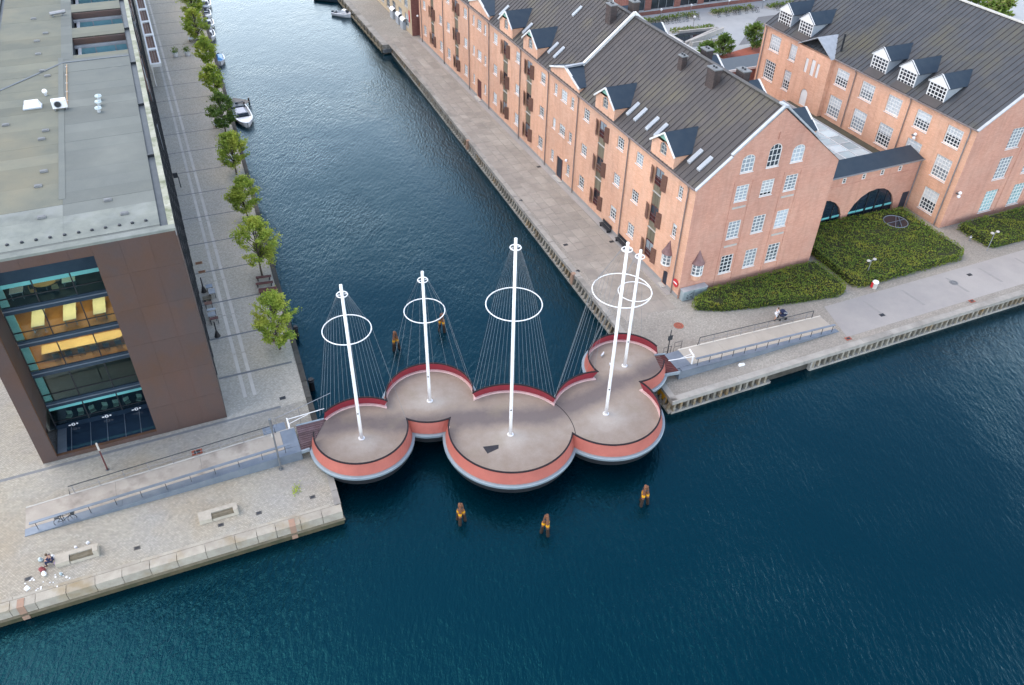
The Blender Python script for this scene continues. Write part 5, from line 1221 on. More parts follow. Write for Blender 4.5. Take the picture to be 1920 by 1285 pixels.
# white framed gallery along the canal side
wg = thing('white_gallery', 'white framed canopy with brown infill panels along the canal side of the office block', 'canopy', L(.12, 82.0, 0), TL)
GZ = 4.4
m = MB(); m.box(.4, 0, GZ - .5, 2.1, .5, GZ); m.box(.4, .5, GZ - .5, .65, 60, GZ); m.box(1.85, .5, GZ - .5, 2.1, 60, GZ); m.build('frame', 'white_paint', wg)
for k in range(8):
    m = MB(); m.box(.65, .55 + k * 7.4 + 6.4, GZ - .45, 1.85, .55 + k * 7.4 + 7.3, GZ - .02); m.build('cross_beam', 'white_paint', wg)
    for j in range(3):
        m = MB(); m.box(.66 + j * .4, .6 + k * 7.4, GZ - .3, .66 + j * .4 + .36, .5 + k * 7.4 + 6.35, GZ - .2); m.build('infill_board', 'shutter', wg)
    m = MB(); m.box(.42, 2.1 + k * 7.4, 0, .6, 2.28 + k * 7.4, GZ - .5); m.build('post', 'white_paint', wg)
# ================================================================== trees
def crown_mesh(Rw, H, seed, n=3400, mat='leaf_lime', size=.15):
    rg = random.Random(seed); pts = []; tips = []
    for k in range(64):
        t = rg.random() ** .8; a = rg.uniform(0, 6.283)
        prof = math.sin(math.pi * min(1, (t * .86 + .12))) ** .75
        rr = Rw * prof * rg.uniform(.55, 1.12); tips.append((math.cos(a) * rr, math.sin(a) * rr, H * t * .96 + rg.uniform(-.2, .2), rg.uniform(.32, .62)))
    for _ in range(n):
        x, y, z, s = rg.choice(tips); k = rg.uniform(.35, 1.0) ** .6
        cx, cy, cz = x * k, y * k, z - (1 - k) * Rw * .55
        pts.append((cx + rg.gauss(0, s * .42), cy + rg.gauss(0, s * .42), cz + rg.gauss(0, s * .34)))
    m = MB(); leaves(m, pts, size, rg, .7); return m.mesh('crown', mat), tips
def tree(label, loc, trunk_h, crown_h, Rw, seed, mat='leaf_lime', group=None, n=3400, size=.15, lean=0):
    o = thing('tree', label, 'tree', loc, rnd.uniform(0, 6), group); me, tips = crown_mesh(Rw, crown_h, seed, n, mat, size)
    c = link('crown', me, o, (0, 0, trunk_h))
    m = MB(); top = trunk_h + crown_h * .8; m.tube([(0, 0, -.05), (.04, .02, trunk_h * .5), (lean, .03, trunk_h), (lean, 0, top)], [.13, .1, .085, .02], 8); m.build('trunk', 'bark', o)
    m = MB()
    for x, y, z, s in tips[:34]: m.tube([(lean, 0, trunk_h + max(0, z - Rw * .7)), (x * .5, y * .5, trunk_h + z - Rw * .22), (x * .93, y * .93, trunk_h + z)], [.045, .03, .01], 5)
    m.build('limbs', 'bark', o); return o
TR = [(-23.87, 64.49, 7.3, 2.45), (-28.93, 77.37, 8.1, 2.7), (-33.81, 89.67, 6.2, 2.1), (-38.65, 101.67, 6.5, 2.35), (-43.94, 114.82, 6.3, 2.2), (-49.03, 127.59, 5.6, 1.95), (-53.85, 139.46, 5.6, 1.9), (-59.6, 152.05, 6.4, 2.5), (-64.0, 164.0, 6.4, 2.5), (-68.6, 176.0, 6.6, 2.5), (-73.2, 188, 6.6, 2.5)]
tl_ = ['nearest broad tree in the canal row, bright green, beside the dark pot', 'tall bright tree above the red benches, second in the canal row', 'third canal tree, small and bare stemmed', 'fourth canal tree, with a pale grey bench at its foot', 'dark rounded fifth canal tree beside the white moored boat', 'sixth canal tree, yellowish and thin', 'seventh canal tree, yellow green, beside the blue boat', 'eighth canal tree, wide, beside the moored white boats', 'ninth canal tree near the top edge of the photo', 'tenth canal tree at the top edge of the photo', 'last canal tree beyond the top edge']
for k, (x, y, h, rw) in enumerate(TR):
    th = [1.6, 2.1, 1.7, 1.9, 1.5, 1.6, 1.8, 1.5, 1.6, 1.6, 1.6][k]
    tree(tl_[k], (x, y, Q), th, h - th, rw, 40 + k, 'leaf_mid' if k in (4,) else 'leaf_lime', 'young trees along the left canal edge', (8500 if k < 3 else 5200) if k < 5 else 3000, (.115 if k < 3 else .15) if k < 5 else .2, rnd.uniform(-.12, .12))
for k, (u, v, h, rw, lb) in enumerate(((57.1, 63.2, 5.3, 2.3, 'round dark green tree beside the right brick building in the courtyard'), (49.7, 62.4, 4.2, 2.0, 'middle round tree in the courtyard above the warehouse ridge'), (46.0, 62.2, 3.2, 2.1, 'low bushy tree in the courtyard behind the chimneys'))):
    tree(lb, W(u, v), .9, h - .9, rw, 70 + k, 'leaf_mid', 'round courtyard trees', 3400, .17)
rg = random.Random(99)
for k in range(9):
    u, v = 92 + rg.uniform(0, 30), 44 + k * 4.2 + rg.uniform(-2, 2)
    tree(['pale', 'bushy', 'broad', 'loose', 'dense', 'ragged', 'tall', 'small', 'round'][k] + ' wild tree behind the right building roof at the top right corner', W(u, v), .5, rg.uniform(4, 8), rg.uniform(3, 5), 90 + k, 'leaf_wild', 'wild trees at the top right', 1800, .4)
# ================================================================== circle bridge
CC = [(-13.2, 51.25, 4.16), (-7.6, 56.38, 4.09), (.08, 52.15, 5.58), (8.97, 55.0, 4.92), (11.34, 62.15, 3.76)]
br = thing('footbridge', 'footbridge of five overlapping round decks with red railings and five white masts across the canal', 'bridge', (0, 0, 0))
OPEN = {0: (151, 187), 4: (-5, 29)}
def arcs(i, dl, opn=True):
    x, y, r = CC[i]; r += dl; ev = []
    for j, (x2, y2, r2) in enumerate(CC):
        if j == i: continue
        r2 += dl; d = math.hypot(x2 - x, y2 - y)
        if d < r + r2 and d > abs(r - r2):
            a0 = math.atan2(y2 - y, x2 - x); c = math.acos((r * r + d * d - r2 * r2) / (2 * r * d)); ev.append((a0 - c, a0 + c))
    if opn and i in OPEN: ev.append((R(OPEN[i][0]), R(OPEN[i][1])))
    iv = []
    for a, b in ev:                    # covered intervals, normalised
        a %= 2 * math.pi; b %= 2 * math.pi
        if b < a: b += 2 * math.pi
        iv.append((a, b))
    iv.sort(); out = []
    base = iv[0][0]; iv = [((a - base) % (2 * math.pi), (a - base) % (2 * math.pi) + (b - a)) for a, b in iv]; iv.sort()
    cur = 0
    for a, b in iv:
        if a > cur + .01: out.append((base + cur, base + a))
        cur = max(cur, b)
    if cur < 2 * math.pi - .01: out.append((base + cur, base + 2 * math.pi))
    return out
def loft(i, prof, opn=True):           # prof: list of (offset, z); returns one grid per free arc
    x, y, r = CC[i]; sets = [arcs(i, dl, opn) for dl, z in prof]; n = min(len(s) for s in sets); res = []
    for k in range(n):
        rows = []
        for (dl, z), s in zip(prof, sets):
            a0, a1 = s[k]; N = max(6, int((sets[0][k][1] - sets[0][k][0]) * 12))
            rows.append([(x + (r + dl) * math.cos(a0 + (a1 - a0) * t / N), y + (r + dl) * math.sin(a0 + (a1 - a0) * t / N), z) for t in range(N + 1)])
        res.append(rows)
    return res
def sheet(m, rows, mi=0, close=False):
    k = len(rows); rr = list(range(k)) + ([0] if close else [])
    for a, b in zip(rr, rr[1:]):
        for t in range(len(rows[a]) - 1): m.poly([rows[a][t], rows[a][t + 1], rows[b][t + 1], rows[b][t]], mi)
path = [Vector(p) for p in ((-19, 51.6), (-15, 53.0), (-9, 53.2), (-3.5, 54.2), (3, 54.6), (7.6, 57.2), (10.2, 59.6), (13.2, 61.4), (16, 63.2))]
def wear(px, py):
    p = Vector((px, py)); d = 9
    for a, b in zip(path, path[1:]):
        ab = b - a; t = max(0, min(1, (p - a).dot(ab) / ab.length_squared)); d = min(d, (p - a - ab * t).length)
    wv = math.exp(-(d / 1.25) ** 2)
    for x, y, r in CC: wv -= .62 * math.exp(-(((px - x) ** 2 + (py - y + .3) ** 2) / 2.0))
    return wv + .12
M('platform_core', (.08, .08, .085))
for i, (x, y, r) in enumerate(CC):
    pf = link('platform', None, br)
    # deck grid with its wear value
    m = MB(); z = D + [0, .004, .012, .004, .008][i]; ro = r + .31; NR, NA = 14, 56
    for a in range(NR + 1): m.v += [(x + ro * a / NR * math.cos(2 * math.pi * k / NA), y + ro * a / NR * math.sin(2 * math.pi * k / NA), z) for k in range(NA)]
    for a in range(NR): m.f += [(a * NA + k, a * NA + (k + 1) % NA, (a + 1) * NA + (k + 1) % NA, (a + 1) * NA + k) for k in range(NA)]; m.mi += [0] * NA
    o = m.build('deck', 'deck_grit', pf); at_ = o.data.attributes.new('wear', 'FLOAT', 'POINT'); at_.data.foreach_set('value', [wear(p[0], p[1]) for p in m.v])
    m = MB(); m.lathe([(r * .6, -1.75), (r + .2, -1.2), (r + .3, -.46), (r + .3, -.3), (r + .2, -.06)], 56, 0, (x, y, D)); m.build('hull', 'hull_dark', pf)
    for rows in loft(i, [(.24, D - .06), (.50, D - .08), (.54, D - .13), (.52, D - .38), (.38, D - .46)], i in (0, 4)):
        m = MB(); sheet(m, rows); m.build('rim', 'rim_grey', pf, smooth=False)
    for rows in loft(i, [(.30, D - .05), (.0, D + 1.12)]):
        m = MB(); sheet(m, rows); m.build('railing_panel', 'red_panel', pf)
    for rows in loft(i, [(.245, D + .0), (-.045, D + 1.12)]):
        m = MB(); sheet(m, rows); m.build('railing_inner_face', 'red_shaded', pf)  # inner side of the same sheet, with shade painted in
    for rows in loft(i, [(-.08, D + 1.10), (.05, D + 1.10), (.05, D + 1.2), (-.08, D + 1.2)]):
        m = MB(); sheet(m, rows, 0, True); m.poly([rw_[0] for rw_ in rows]); m.poly([rw_[-1] for rw_ in rows][::-1]); m.build('handrail', 'handrail', pf)
    for rows in loft(i, [(.02, D + .0), (.02, D + .16), (.225, D + .16)]):
        m = MB(); sheet(m, rows); m.build('kerb', 'pink_strip', pf)  # raised pale pink strip along the railing's inner foot
# turning joint round the middle deck
x, y, r = CC[2]; m = MB(); a0, a1 = R(-8), R(52)
P = [(x + (r + .3) * math.cos(a0 + (a1 - a0) * k / 20), y + (r + .3) * math.sin(a0 + (a1 - a0) * k / 20)) for k in range(21)]; P2 = [(x + (r + .36) * math.cos(a0 + (a1 - a0) * k / 20), y + (r + .36) * math.sin(a0 + (a1 - a0) * k / 20)) for k in range(21)]
for k in range(20): m.poly([(*P[k], D + .02), (*P[k + 1], D + .02), (*P2[k + 1], D + .02), (*P2[k], D + .02)])
m.build('turning_joint', 'handrail', br)
m = MB(); m.slab([(-2.35, 50.55, D + .03), (-1.9, 49.75, D + .03), (-.95, 50.4, D + .03), (-.95, 50.85, D + .03)], .016); m.build('patch', 'patch_black', br)
m = MB()
for (px, py, r_, z0) in ((-10, 52.5, 1.6, 0), (-4.5, 54, 1.8, 0), (3.5, 53.5, 2.0, 0), (10, 58.5, 1.5, 0), (.08, 52.15, 2.6, 0)): m.cyl((px, py, -4), (px, py, D - 1.3), r_ * .7, n=20)
m.build('pier', 'hull_dark', br)
# masts with top rings, big rings and stays
MA = [(-13.26, 51.22, 19.4, 18.5, 15.04, 1.95, 13, (20, 160), 22), (-7.62, 56.31, 17.35, 16.5, 13.29, 1.76, 8, (15, 165), 9), (.08, 52.18, 23.4, 22.6, 17.32, 2.24, 14, (18, 162), 30), (8.95, 55.21, 21.4, 20.75, 16.77, 2.45, 10, (75, 180), 13), (11.32, 62.16, 16.3, 15.6, 11.73, 1.57, 10, (60, 190), 10)]
for i, (x, y, zt, zr, zb, rb, _, (g0, g1), nc) in enumerate(MA):
    ms_ = link('mast', None, br)
    m = MB(); m.tube([(x, y, D - .1), (x, y, D + 2.5), (x, y, zt)], [.16, .155, .125], 14); m.build('pole', 'mast_white', ms_, smooth=True)
    m = MB(); m.lathe([(.3, 0), (.3, .04), (.2, .06)], 14, 0, (x, y, D + .012)); m.build('base_flange', 'mast_white', ms_)
    m = MB(); m.ring((x, y, zr), .42, .045, 24, 6)
    for k in range(4): m.bar((x + .18 * math.cos(k * 1.571 + .4), y + .18 * math.sin(k * 1.571 + .4), zr), (x + .42 * math.cos(k * 1.571 + .4), y + .42 * math.sin(k * 1.571 + .4), zr), .05, .06)
    m.build('top_ring', 'mast_white', ms_)
    m = MB(); m.ring((x, y, zb), rb, .047, 56, 8); m.build('ring', 'mast_white', ms_, smooth=True)
    m = MB(); m.cyl((x, y - .13, D + 3.2), (x, y - .19, D + 3.2), .07, n=8); m.build('fitting', 'dark_steel', ms_)
    rr = CC[i][2] - .02
    for s, e in arcs(i, 0):
        pass
    for k in range(nc):
        a = R(g0 + (g1 - g0) * k / (nc - 1)); ca, sa = math.cos(a), math.sin(a)
        # skip stays that would land inside a neighbouring deck
        px, py = x + rr * ca, y + rr * sa
        if any(j != i and math.hypot(px - CC[j][0], py - CC[j][1]) < CC[j][2] - .2 for j in range(5)): continue
        m = MB(); m.tube([(x + .42 * ca, y + .42 * sa, zr), (x + rb * ca, y + rb * sa, zb), (px, py, D + 1.15)], .0115, 4); m.build('stay', 'cable', ms_)

# ================================================================== ramps and gangways
def ramp(name, label, A, d, length, width, run0, z_end, kerb, far_post, rail0, rail1, deck_end):
    o = thing('ramp', label, 'ramp', (A.x, A.y, Q), math.atan2(d.y, d.x)); H = z_end - Q
    zz = lambda s: H * min(1, max(0, s / run0))
    def strip(nm, mat, s0, s1, n0, n1, lift, th=.1, pieces=1):
        for k in range(pieces):
            a, b = s0 + (s1 - s0) * k / pieces, s0 + (s1 - s0) * (k + 1) / pieces - (.015 if pieces > 1 else 0)
            m = MB(); m.hexa([(a, n0, zz(a) + lift - th), (b, n0, zz(b) + lift - th), (b, n1, zz(b) + lift - th), (a, n1, zz(a) + lift - th), (a, n0, zz(a) + lift), (b, n0, zz(b) + lift), (b, n1, zz(b) + lift), (a, n1, zz(a) + lift)]); m.build(nm, mat, o)
    m = MB(); m.hexa([(0, .02, -.3), (length, .02, -.3), (length, width - .02, -.3), (0, width - .02, -.3), (0, .02, .0), (length, .02, zz(length) - .06), (length, width - .02, zz(length) - .06), (0, width - .02, 0)]); m.build('ramp_body', 'steel_blue', o)
    strip('kerb_plate', 'steel_blue', 0, length, 0, kerb, .05, .12, 6)
    strip('walkway', 'ramp_deck', 0, run0, kerb + .03, width - .12, .03, .1, 3)
    strip('landing_plate', 'steel_blue', run0, length, kerb + .03, width - .12, .035, .1, 1)
    strip('edge_plate', 'stone_pale', 0, length, width - .12, width, .06, .12, 4)
    def rail(n, s0, s1, broad):
        m = MB(); P = []
        if broad:
            m.bar((s0, n, zz(s0) + .95), (s1, n, zz(s1) + .95), .26, .06); m.build('handrail', 'steel_blue', o)
        else:
            m.tube([(s0, n, zz(s0)), (s0 + .12, n, zz(s0) + 1.0), (s1, n, zz(s1) + 1.0), (s1, n, zz(s1))], .042, 6)
            m.build('handrail', 'dark_steel', o)
            m = MB(); m.tube([(s0 + .1, n, zz(s0) + .5), (s1, n, zz(s1) + .5)], .016, 5); m.build('mid_rail', 'pipe_grey', o)
        s = s0 + .4
        while s < s1:
            m = MB(); m.bar((s, n, zz(s)), (s, n, zz(s) + .95), .05, .04); m.build('rail_post', 'dark_steel' if broad else 'pipe_grey', o); s += 2.0
    rail(kerb * .45, .6, rail1 + 1, True); rail(width - .08, rail0, rail1, False)
    return o
A = Vector((-38.62, 40.31)); d = Vector((math.cos(R(24.1)), math.sin(R(24.1))))
lr = ramp('ramp', 'long stone surfaced ramp with blue steel edges rising across the left quay to the bridge', A, d, 22.3, 3.24, 21.0, D, .78, True, 3.4, 20.6, True)
m = MB(); m.box(19.6, 3.28, 0, 21.6, 4.25, 1.0); m.build('side_platform', 'steel_blue', lr)
p = W(13.0, -8.85); A2 = W(13.0, -8.72); d2 = Vector((-math.cos(TH), -math.sin(TH)))
# the right ramp runs the other way, so its kerb side is mirrored: build it from the lower water side
def ramp_right():
    o = thing('ramp', 'shorter pale ramp with blue steel edges on the right quay leading up to the bridge', 'ramp', W(13.0, -11.85), TH); H = D - Q; run0, length, width = 18.7, 20.4, 3.05
    zz = lambda s: H * min(1, max(0, s / run0)); X = lambda s: -s
    def strip(nm, mat, s0, s1, n0, n1, lift, pieces=1):
        for k in range(pieces):
            a, b = s0 + (s1 - s0) * k / pieces, s0 + (s1 - s0) * (k + 1) / pieces - (.015 if pieces > 1 else 0)
            m = MB(); m.hexa([(X(b), n0, zz(b) + lift - .1), (X(a), n0, zz(a) + lift - .1), (X(a), n1, zz(a) + lift - .1), (X(b), n1, zz(b) + lift - .1), (X(b), n0, zz(b) + lift), (X(a), n0, zz(a) + lift), (X(a), n1, zz(a) + lift), (X(b), n1, zz(b) + lift)]); m.build(nm, mat, o)
    m = MB(); m.hexa([(-length, .02, -.3), (0, .02, -.3), (0, width - .02, -.3), (-length, width - .02, -.3), (-length, .02, H - .06), (0, .02, 0), (0, width - .02, 0), (-length, width - .02, H - .06)]); m.build('ramp_body', 'steel_blue', o)
    strip('kerb_plate', 'steel_blue', 0, length - .3, 0, .55, .05, 5); strip('walkway', 'ramp_pale', .05, run0, .58, width - .1, .03, 4); strip('landing_plate', 'steel_blue', run0, length, .58, width - .1, .035); strip('edge_plate', 'pale_strip', 0, run0, width - .1, width + .04, .06, 4)
    m = MB(); m.bar((-.6, .25, zz(.6) + .95), (-run0 + .2, .25, zz(run0) + .95), .24, .06); m.build('handrail', 'steel_blue', o)
    for k in range(13):
        s = .8 + k * 1.45; m = MB(); m.bar((-s, .25, zz(s)), (-s, .25, zz(s) + .95), .05, .04); m.build('rail_post', 'dark_steel', o)
    n = width - .02; s0, s1 = 1.2, 16.3; m = MB(); m.tube([(-s0, n, zz(s0)), (-s0, n, zz(s0) + 1.0), (-s1 + .15, n, zz(s1) + 1.0), (-s1, n, zz(s1))], .042, 6); m.build('handrail', 'dark_steel', o)
    m = MB(); m.tube([(-s0, n, zz(s0) + .5), (-s1, n, zz(s1) + .5)], .016, 5); m.build('mid_rail', 'pipe_grey', o)
    for k in range(9):
        s = s0 + .9 + k * 1.75; m = MB(); m.bar((-s, n, zz(s)), (-s, n, zz(s) + 1.0), .04, .04); m.build('rail_post', 'pipe_grey', o)
    return o
ramp_right()
def gangway(label, quad, n, mat, z=D):
    o = thing('gangway', label, 'gangway', (0, 0, 0)); a, b, c, d_ = [Vector((p[0], p[1], z + .016)) for p in quad]
    for k in range(n):
        t0, t1 = k / n + .008, (k + 1) / n - .008
        m = MB(); m.slab([a.lerp(d_, t0), b.lerp(c, t0), b.lerp(c, t1), a.lerp(d_, t1)], .06); m.build('plank', mat, o)
    for p, q_ in ((a, b), (d_, c)):
        m = MB(); m.bar(p + Vector((0, 0, -.05)), q_ + Vector((0, 0, -.05)), .16, .3); m.build('side_beam', 'rim_grey', o)
    return o
gangway('grey brown timber gangway between the left ramp and the first round deck', [(-19.42, 52.5), (-16.9, 53.55), (-17.6, 49.75), (-18.25, 49.4)], 12, 'gangway_wood')
wq = [W(-7.25, -8.9), W(-8.4, -8.65), W(-9.1, -11.6), W(-7.4, -11.85)]
gangway('dark red slatted gangway between the right ramp and the last round deck', [(p.x, p.y) for p in wq], 12, 'gangway_red')
def boom(label, loc, rz, armlen, flip=1):
    o = thing('boom_gate', label, 'barrier', loc, rz)
    m = MB(); m.bar((0, 0, 0), (0, 0, 1.25), .14, .12); m.build('post', 'mast_white', o); m = MB(); m.bar((0, .2, 1.1), (0, -1.0, 1.1), .12, .12); m.build('counterweight', 'mast_white', o)
    m = MB(); m.bar((0, .1, 1.05), (armlen, .25, 1.05), .055, .055); m.build('arm', 'mast_white', o); m = MB(); m.bar((.1, -.4, .95), (armlen * .55, .12, 1.0), .04, .04); m.build('brace', 'mast_white', o)
boom('white boom barrier with a long arm at the left end of the bridge', (-20.0, 52.2, D), R(24), 3.4)
boom('white boom barrier with a short arm at the right end of the bridge', W(-5.6, -11.2, D - Q), TH + R(168), 2.7)
# low guard rails by the gangways, sign posts and poles
def pole(nm, label, cat, loc, h, r, mat, extra=None, rz=0):
    o = thing(nm, label, cat, loc, rz); m = MB(); m.tube([(0, 0, 0), (0, 0, h)], [r, r * .8], 8); m.build('pole', mat, o); m = MB(); m.lathe([(r * 2.4, 0), (r * 2.4, .04)], 10); m.build('foot_plate', 'steel_grey', o)
    if extra: extra(o)
    return o
def lamp_top(o):
    m = MB(); m.box(-.09, -.09, 5.0, .09, .09, 6.1); m.build('sign_tube', 'steel_grey', o); m = MB(); m.box(-.14, -.06, 4.0, .02, .1, 4.35); m.build('box', 'stone_pale', o)
pole('steel_mast', 'tall slim grey steel mast at the foot of the left ramp near the bridge', 'mast', (-19.94, 48.23, Q), 6.0, .09, 'steel_grey', lamp_top)
def sign_top(o):
    m = MB(); m.box(-.28, -.05, 1.9, .28, -.03, 2.5); m.build('sign_board', 'dark_steel', o)
pole('signpost', 'dark signpost with small board beside the right bridge landing', 'signpost', W(-6.3, -8.0), 3.2, .06, 'dark_steel', sign_top, TH)
def flag_top(o):
    m = MB(); m.cyl((0, 0, 2.45), (0, 0, 3.3), .085, .075, 8); m.build('pale_top', 'stone_pale', o)
pole('marker_pole', 'red brown pole with pale top standing in front of the office block corner', 'pole', (-34.91, 47.61, Q), 3.2, .07, 'door_red', flag_top)
for k, (u, v, rz, lb) in enumerate(((-5.5, -7.9, 0, 'small dark hoop rail beside the right signpost'), (-7.0, -8.2, 0, 'low dark guard rail where the right railing meets the gangway'))):
    o = thing('guard_hoop', lb, 'railing', W(u, v), TH); m = MB(); m.tube([(0, 0, 0), (0, 0, 1.2), (.9, 0, 1.2), (.9, 0, 0)], .03, 6); m.build('hoop', 'dark_steel', o); m = MB(); m.tube([(0, 0, .6), (.9, 0, .6)], .02, 5); m.build('cross_rail', 'dark_steel', o)
o = thing('guard_rail', 'thin dark guard rail from the left boom gate to the first round deck', 'railing', (-20.2, 53.2, Q), TL)
m = MB(); m.tube([(-1.2, -.2, 0), (-1.2, -.2, 1.9), (1.2, .3, 2.0), (4.2, 1.1, 2.05)], .028, 6); m.build('handrail', 'pipe_grey', o); m = MB()
for x, y in ((1.0, .3), (2.9, .8)): m.bar((x, y, 0), (x, y, 2.0), .04, .04)
m.build('post', 'pipe_grey', o)

# ================================================================== mooring dolphins
def dolphin(loc, rz, label, s=1.0):
    o = thing('mooring_piles', label, 'mooring piles', loc, rz, 'clusters of leaning mooring piles')
    for k in range(3):
        a = 2 * math.pi * k / 3; ca, sa = math.cos(a), math.sin(a); H = 2.25 * s
        at_ = lambda t: (ca * (.40 - .31 * t), sa * (.40 - .31 * t), H * t)
        p = link('pile', None, o)
        m = MB(); m.tube([(ca * .58, sa * .58, -1.6), at_(.4)], [.15, .145], 9); m.build('wet_foot', 'pile_wet', p)
        m = MB(); m.tube([at_(.4), at_(.5)], [.145, .14], 9); m.build('lower_shaft', 'pile_wood', p)
        m = MB(); m.tube([at_(.5), at_(.6)], [.165, .16], 9); m.build('band', 'yellow', p)
        m = MB(); m.tube([at_(.6), at_(1.0), at_(1.03)], [.135, .115, .06], 9); m.build('upper_shaft', 'pile_wood', p)
    m = MB(); m.ring((0, 0, 1.9 * s), .22, .04, 14, 5); m.build('cable_lashing', 'dark_steel', o)
for x, y, rz, lb in ((-12.36, 66.98, 0, 'left of the two rusty pile clusters in the canal behind the bridge'), (-7.66, 70.31, 1.2, 'right of the two pile clusters in the canal behind the bridge, under a mast ring'), (-3.95, 44.28, .4, 'left rusty pile cluster with yellow bands in front of the bridge'), (3.26, 43.34, 1.0, 'middle and lowest pile cluster with yellow bands in front of the bridge'), (11.85, 46.78, 2.0, 'right pile cluster with yellow bands in front of the bridge')):
    dolphin((x, y, 0), rz, lb)

# ================================================================== boats
def boat(label, loc, heading, Ln, Bm, kind, hullmat='boat_white'):
    o = thing('motor_boat', label, 'boat', loc, heading, 'boats moored on the canal')
    st = [(-.5, .86), (-.3, .98), (0, 1.0), (.2, .93), (.35, .72), (.45, .4), (.5, .06)]; m = MB(); rows = []
    for t, wf in st:
        x = t * Ln; b = Bm / 2 * wf; fb = .62 + .28 * max(0, t + .1)
        rows.append([(x, -b, fb), (x, -b * .92, .25), (x, -b * .55, -.25), (x, b * .55, -.25), (x, b * .92, .25), (x, b, fb)])
    for r0, r1 in zip(rows, rows[1:]):
        for i in range(5): m.poly([r0[i], r1[i], r1[i + 1], r0[i + 1]])
    m.poly(rows[0][::-1]); m.build('hull', hullmat, o)
    m = MB(); g = .17                  # gunwale ring and foredeck
    for r0, r1, (t0, w0), (t1, w1) in zip(rows, rows[1:], st, st[1:]):
        for s in (-1, 1):
            a, b = (r0[0], r1[0]) if s < 0 else (r0[5], r1[5]); i0 = (a[0], a[1] - s * min(g, abs(a[1])), a[2] + .03); i1 = (b[0], b[1] - s * min(g, abs(b[1])), b[2] + .03)
            m.poly([a, b, i1, i0] if s < 0 else [b, a, i0, i1])
    m.build('gunwale', 'boat_white', o)
    m = MB(); fl_ = [(r[0][0], r[0][1] * .86, .28) for r in rows[:4]] + [(r[5][0], r[5][1] * .86, .28) for r in rows[:4]][::-1]; m.poly(fl_); m.build('cockpit_floor', 'boat_grey', o)
    m = MB()
    P = [(r[0][0], r[0][1] * .97, r[0][2] + .035) for r in rows[3:]]; P2 = [(r[5][0], r[5][1] * .97, r[5][2] + .035) for r in rows[3:]]
    for i in range(len(P) - 1): m.poly([P[i], P[i + 1], P2[i + 1], P2[i]])
    m.build('foredeck', 'boat_white' if kind != 'blue' else 'boat_blue', o)
    m = MB(); m.box(-.46 * Ln, -Bm * .36, .28, -.40 * Ln, Bm * .36, .62); m.box(-.02 * Ln, -Bm * .34, .28, .05 * Ln, Bm * .34, .58); m.build('seat', 'boat_dark' if kind != 'blue' else 'boat_blue', o)
    if kind == 'cruiser':
        m = MB(); m.hexa([(-.05 * Ln, -Bm * .32, .6), (.28 * Ln, -Bm * .24, .8), (.28 * Ln, Bm * .24, .8), (-.05 * Ln, Bm * .32, .6), (0, -Bm * .28, 1.35), (.16 * Ln, -Bm * .2, 1.3), (.16 * Ln, Bm * .2, 1.3), (0, Bm * .28, 1.35)]); m.build('cabin', 'boat_white', o)
        m = MB(); m.hexa([(.165 * Ln, -Bm * .19, 1.26), (.275 * Ln, -Bm * .23, .86), (.275 * Ln, Bm * .23, .86), (.165 * Ln, Bm * .19, 1.26), (.175 * Ln, -Bm * .19, 1.28), (.285 * Ln, -Bm * .23, .88), (.285 * Ln, Bm * .23, .88), (.175 * Ln, Bm * .19, 1.28)]); m.build('windscreen', 'glass_navy', o)
    elif kind == 'blue':
        m = MB(); m.hexa([(-.4 * Ln, -Bm * .36, .66), (.3 * Ln, -Bm * .3, .78), (.3 * Ln, Bm * .3, .78), (-.4 * Ln, Bm * .36, .66), (-.3 * Ln, -Bm * .1, .98), (.2 * Ln, -Bm * .08, 1.02), (.2 * Ln, Bm * .08, 1.02), (-.3 * Ln, Bm * .1, .98)]); m.build('cover', 'boat_blue', o)
    else:
        m = MB(); m.box(-.34 * Ln, -Bm * .26, .3, -.08 * Ln, Bm * .26, .56); m.build('cushion', 'white_cloth', o); m = MB(); m.bar((.12 * Ln, -Bm * .3, 1.0), (.12 * Ln, Bm * .3, 1.0), .06, .3); m.build('windscreen', 'glass_navy', o)
        m = MB(); m.tube([(-.47 * Ln, -Bm * .38, .7), (-.47 * Ln, -Bm * .34, 1.0), (-.47 * Ln, Bm * .34, 1.0), (-.47 * Ln, Bm * .38, .7)], .07, 6); m.build('stern_bar', 'boat_dark', o)
    m = MB(); m.box(-.5 * Ln - .3, -.2, .1, -.5 * Ln, .2, .85); m.build('outboard_motor', 'boat_dark', o); return o
hd_ = R(-69)
boat('white open motor boat moored beside the dark fifth tree', (-44.1, 123.7, 0), hd_ + R(6), 8.2, 2.9, 'open')
boat('small boat under a bright blue cover', (-54.7, 147.4, 0), hd_, 4.2, 1.9, 'blue', 'boat_white')
boat('nearest of the white cruisers moored behind the eighth tree', (-60.3, 159.8, 0), hd_, 5.4, 2.3, 'cruiser')
boat('second white cruiser in the moored line, with brown seat', (-62.4, 166.2, 0), hd_, 5.4, 2.2, 'cruiser')
boat('third white boat in the moored line', (-64.7, 172.0, 0), hd_, 5.2, 2.2, 'open')
boat('farthest moored white boat at the top edge of the photo', (-66.9, 178.6, 0), hd_, 6.4, 2.5, 'cruiser')
boat('lone white boat moored at the far end of the warehouse quay', (-37.0, 174.6, 0), R(-20), 4.6, 2.0, 'cruiser')
boat('dark grey boat at the top edge beyond the lone white boat', (-42.0, 184.5, 0), R(-14), 6.0, 2.4, 'open', 'boat_dark')
o = thing('jetty', 'short grey plank jetty behind the white open motor boat', 'jetty', (-47.5, 129.2, .55), R(-17))
for k in range(8):
    m = MB(); m.box(.0, -.8 + k * .22, -.06, 3.2, -.6 + k * .22, 0); m.build('plank', 'concrete', o)
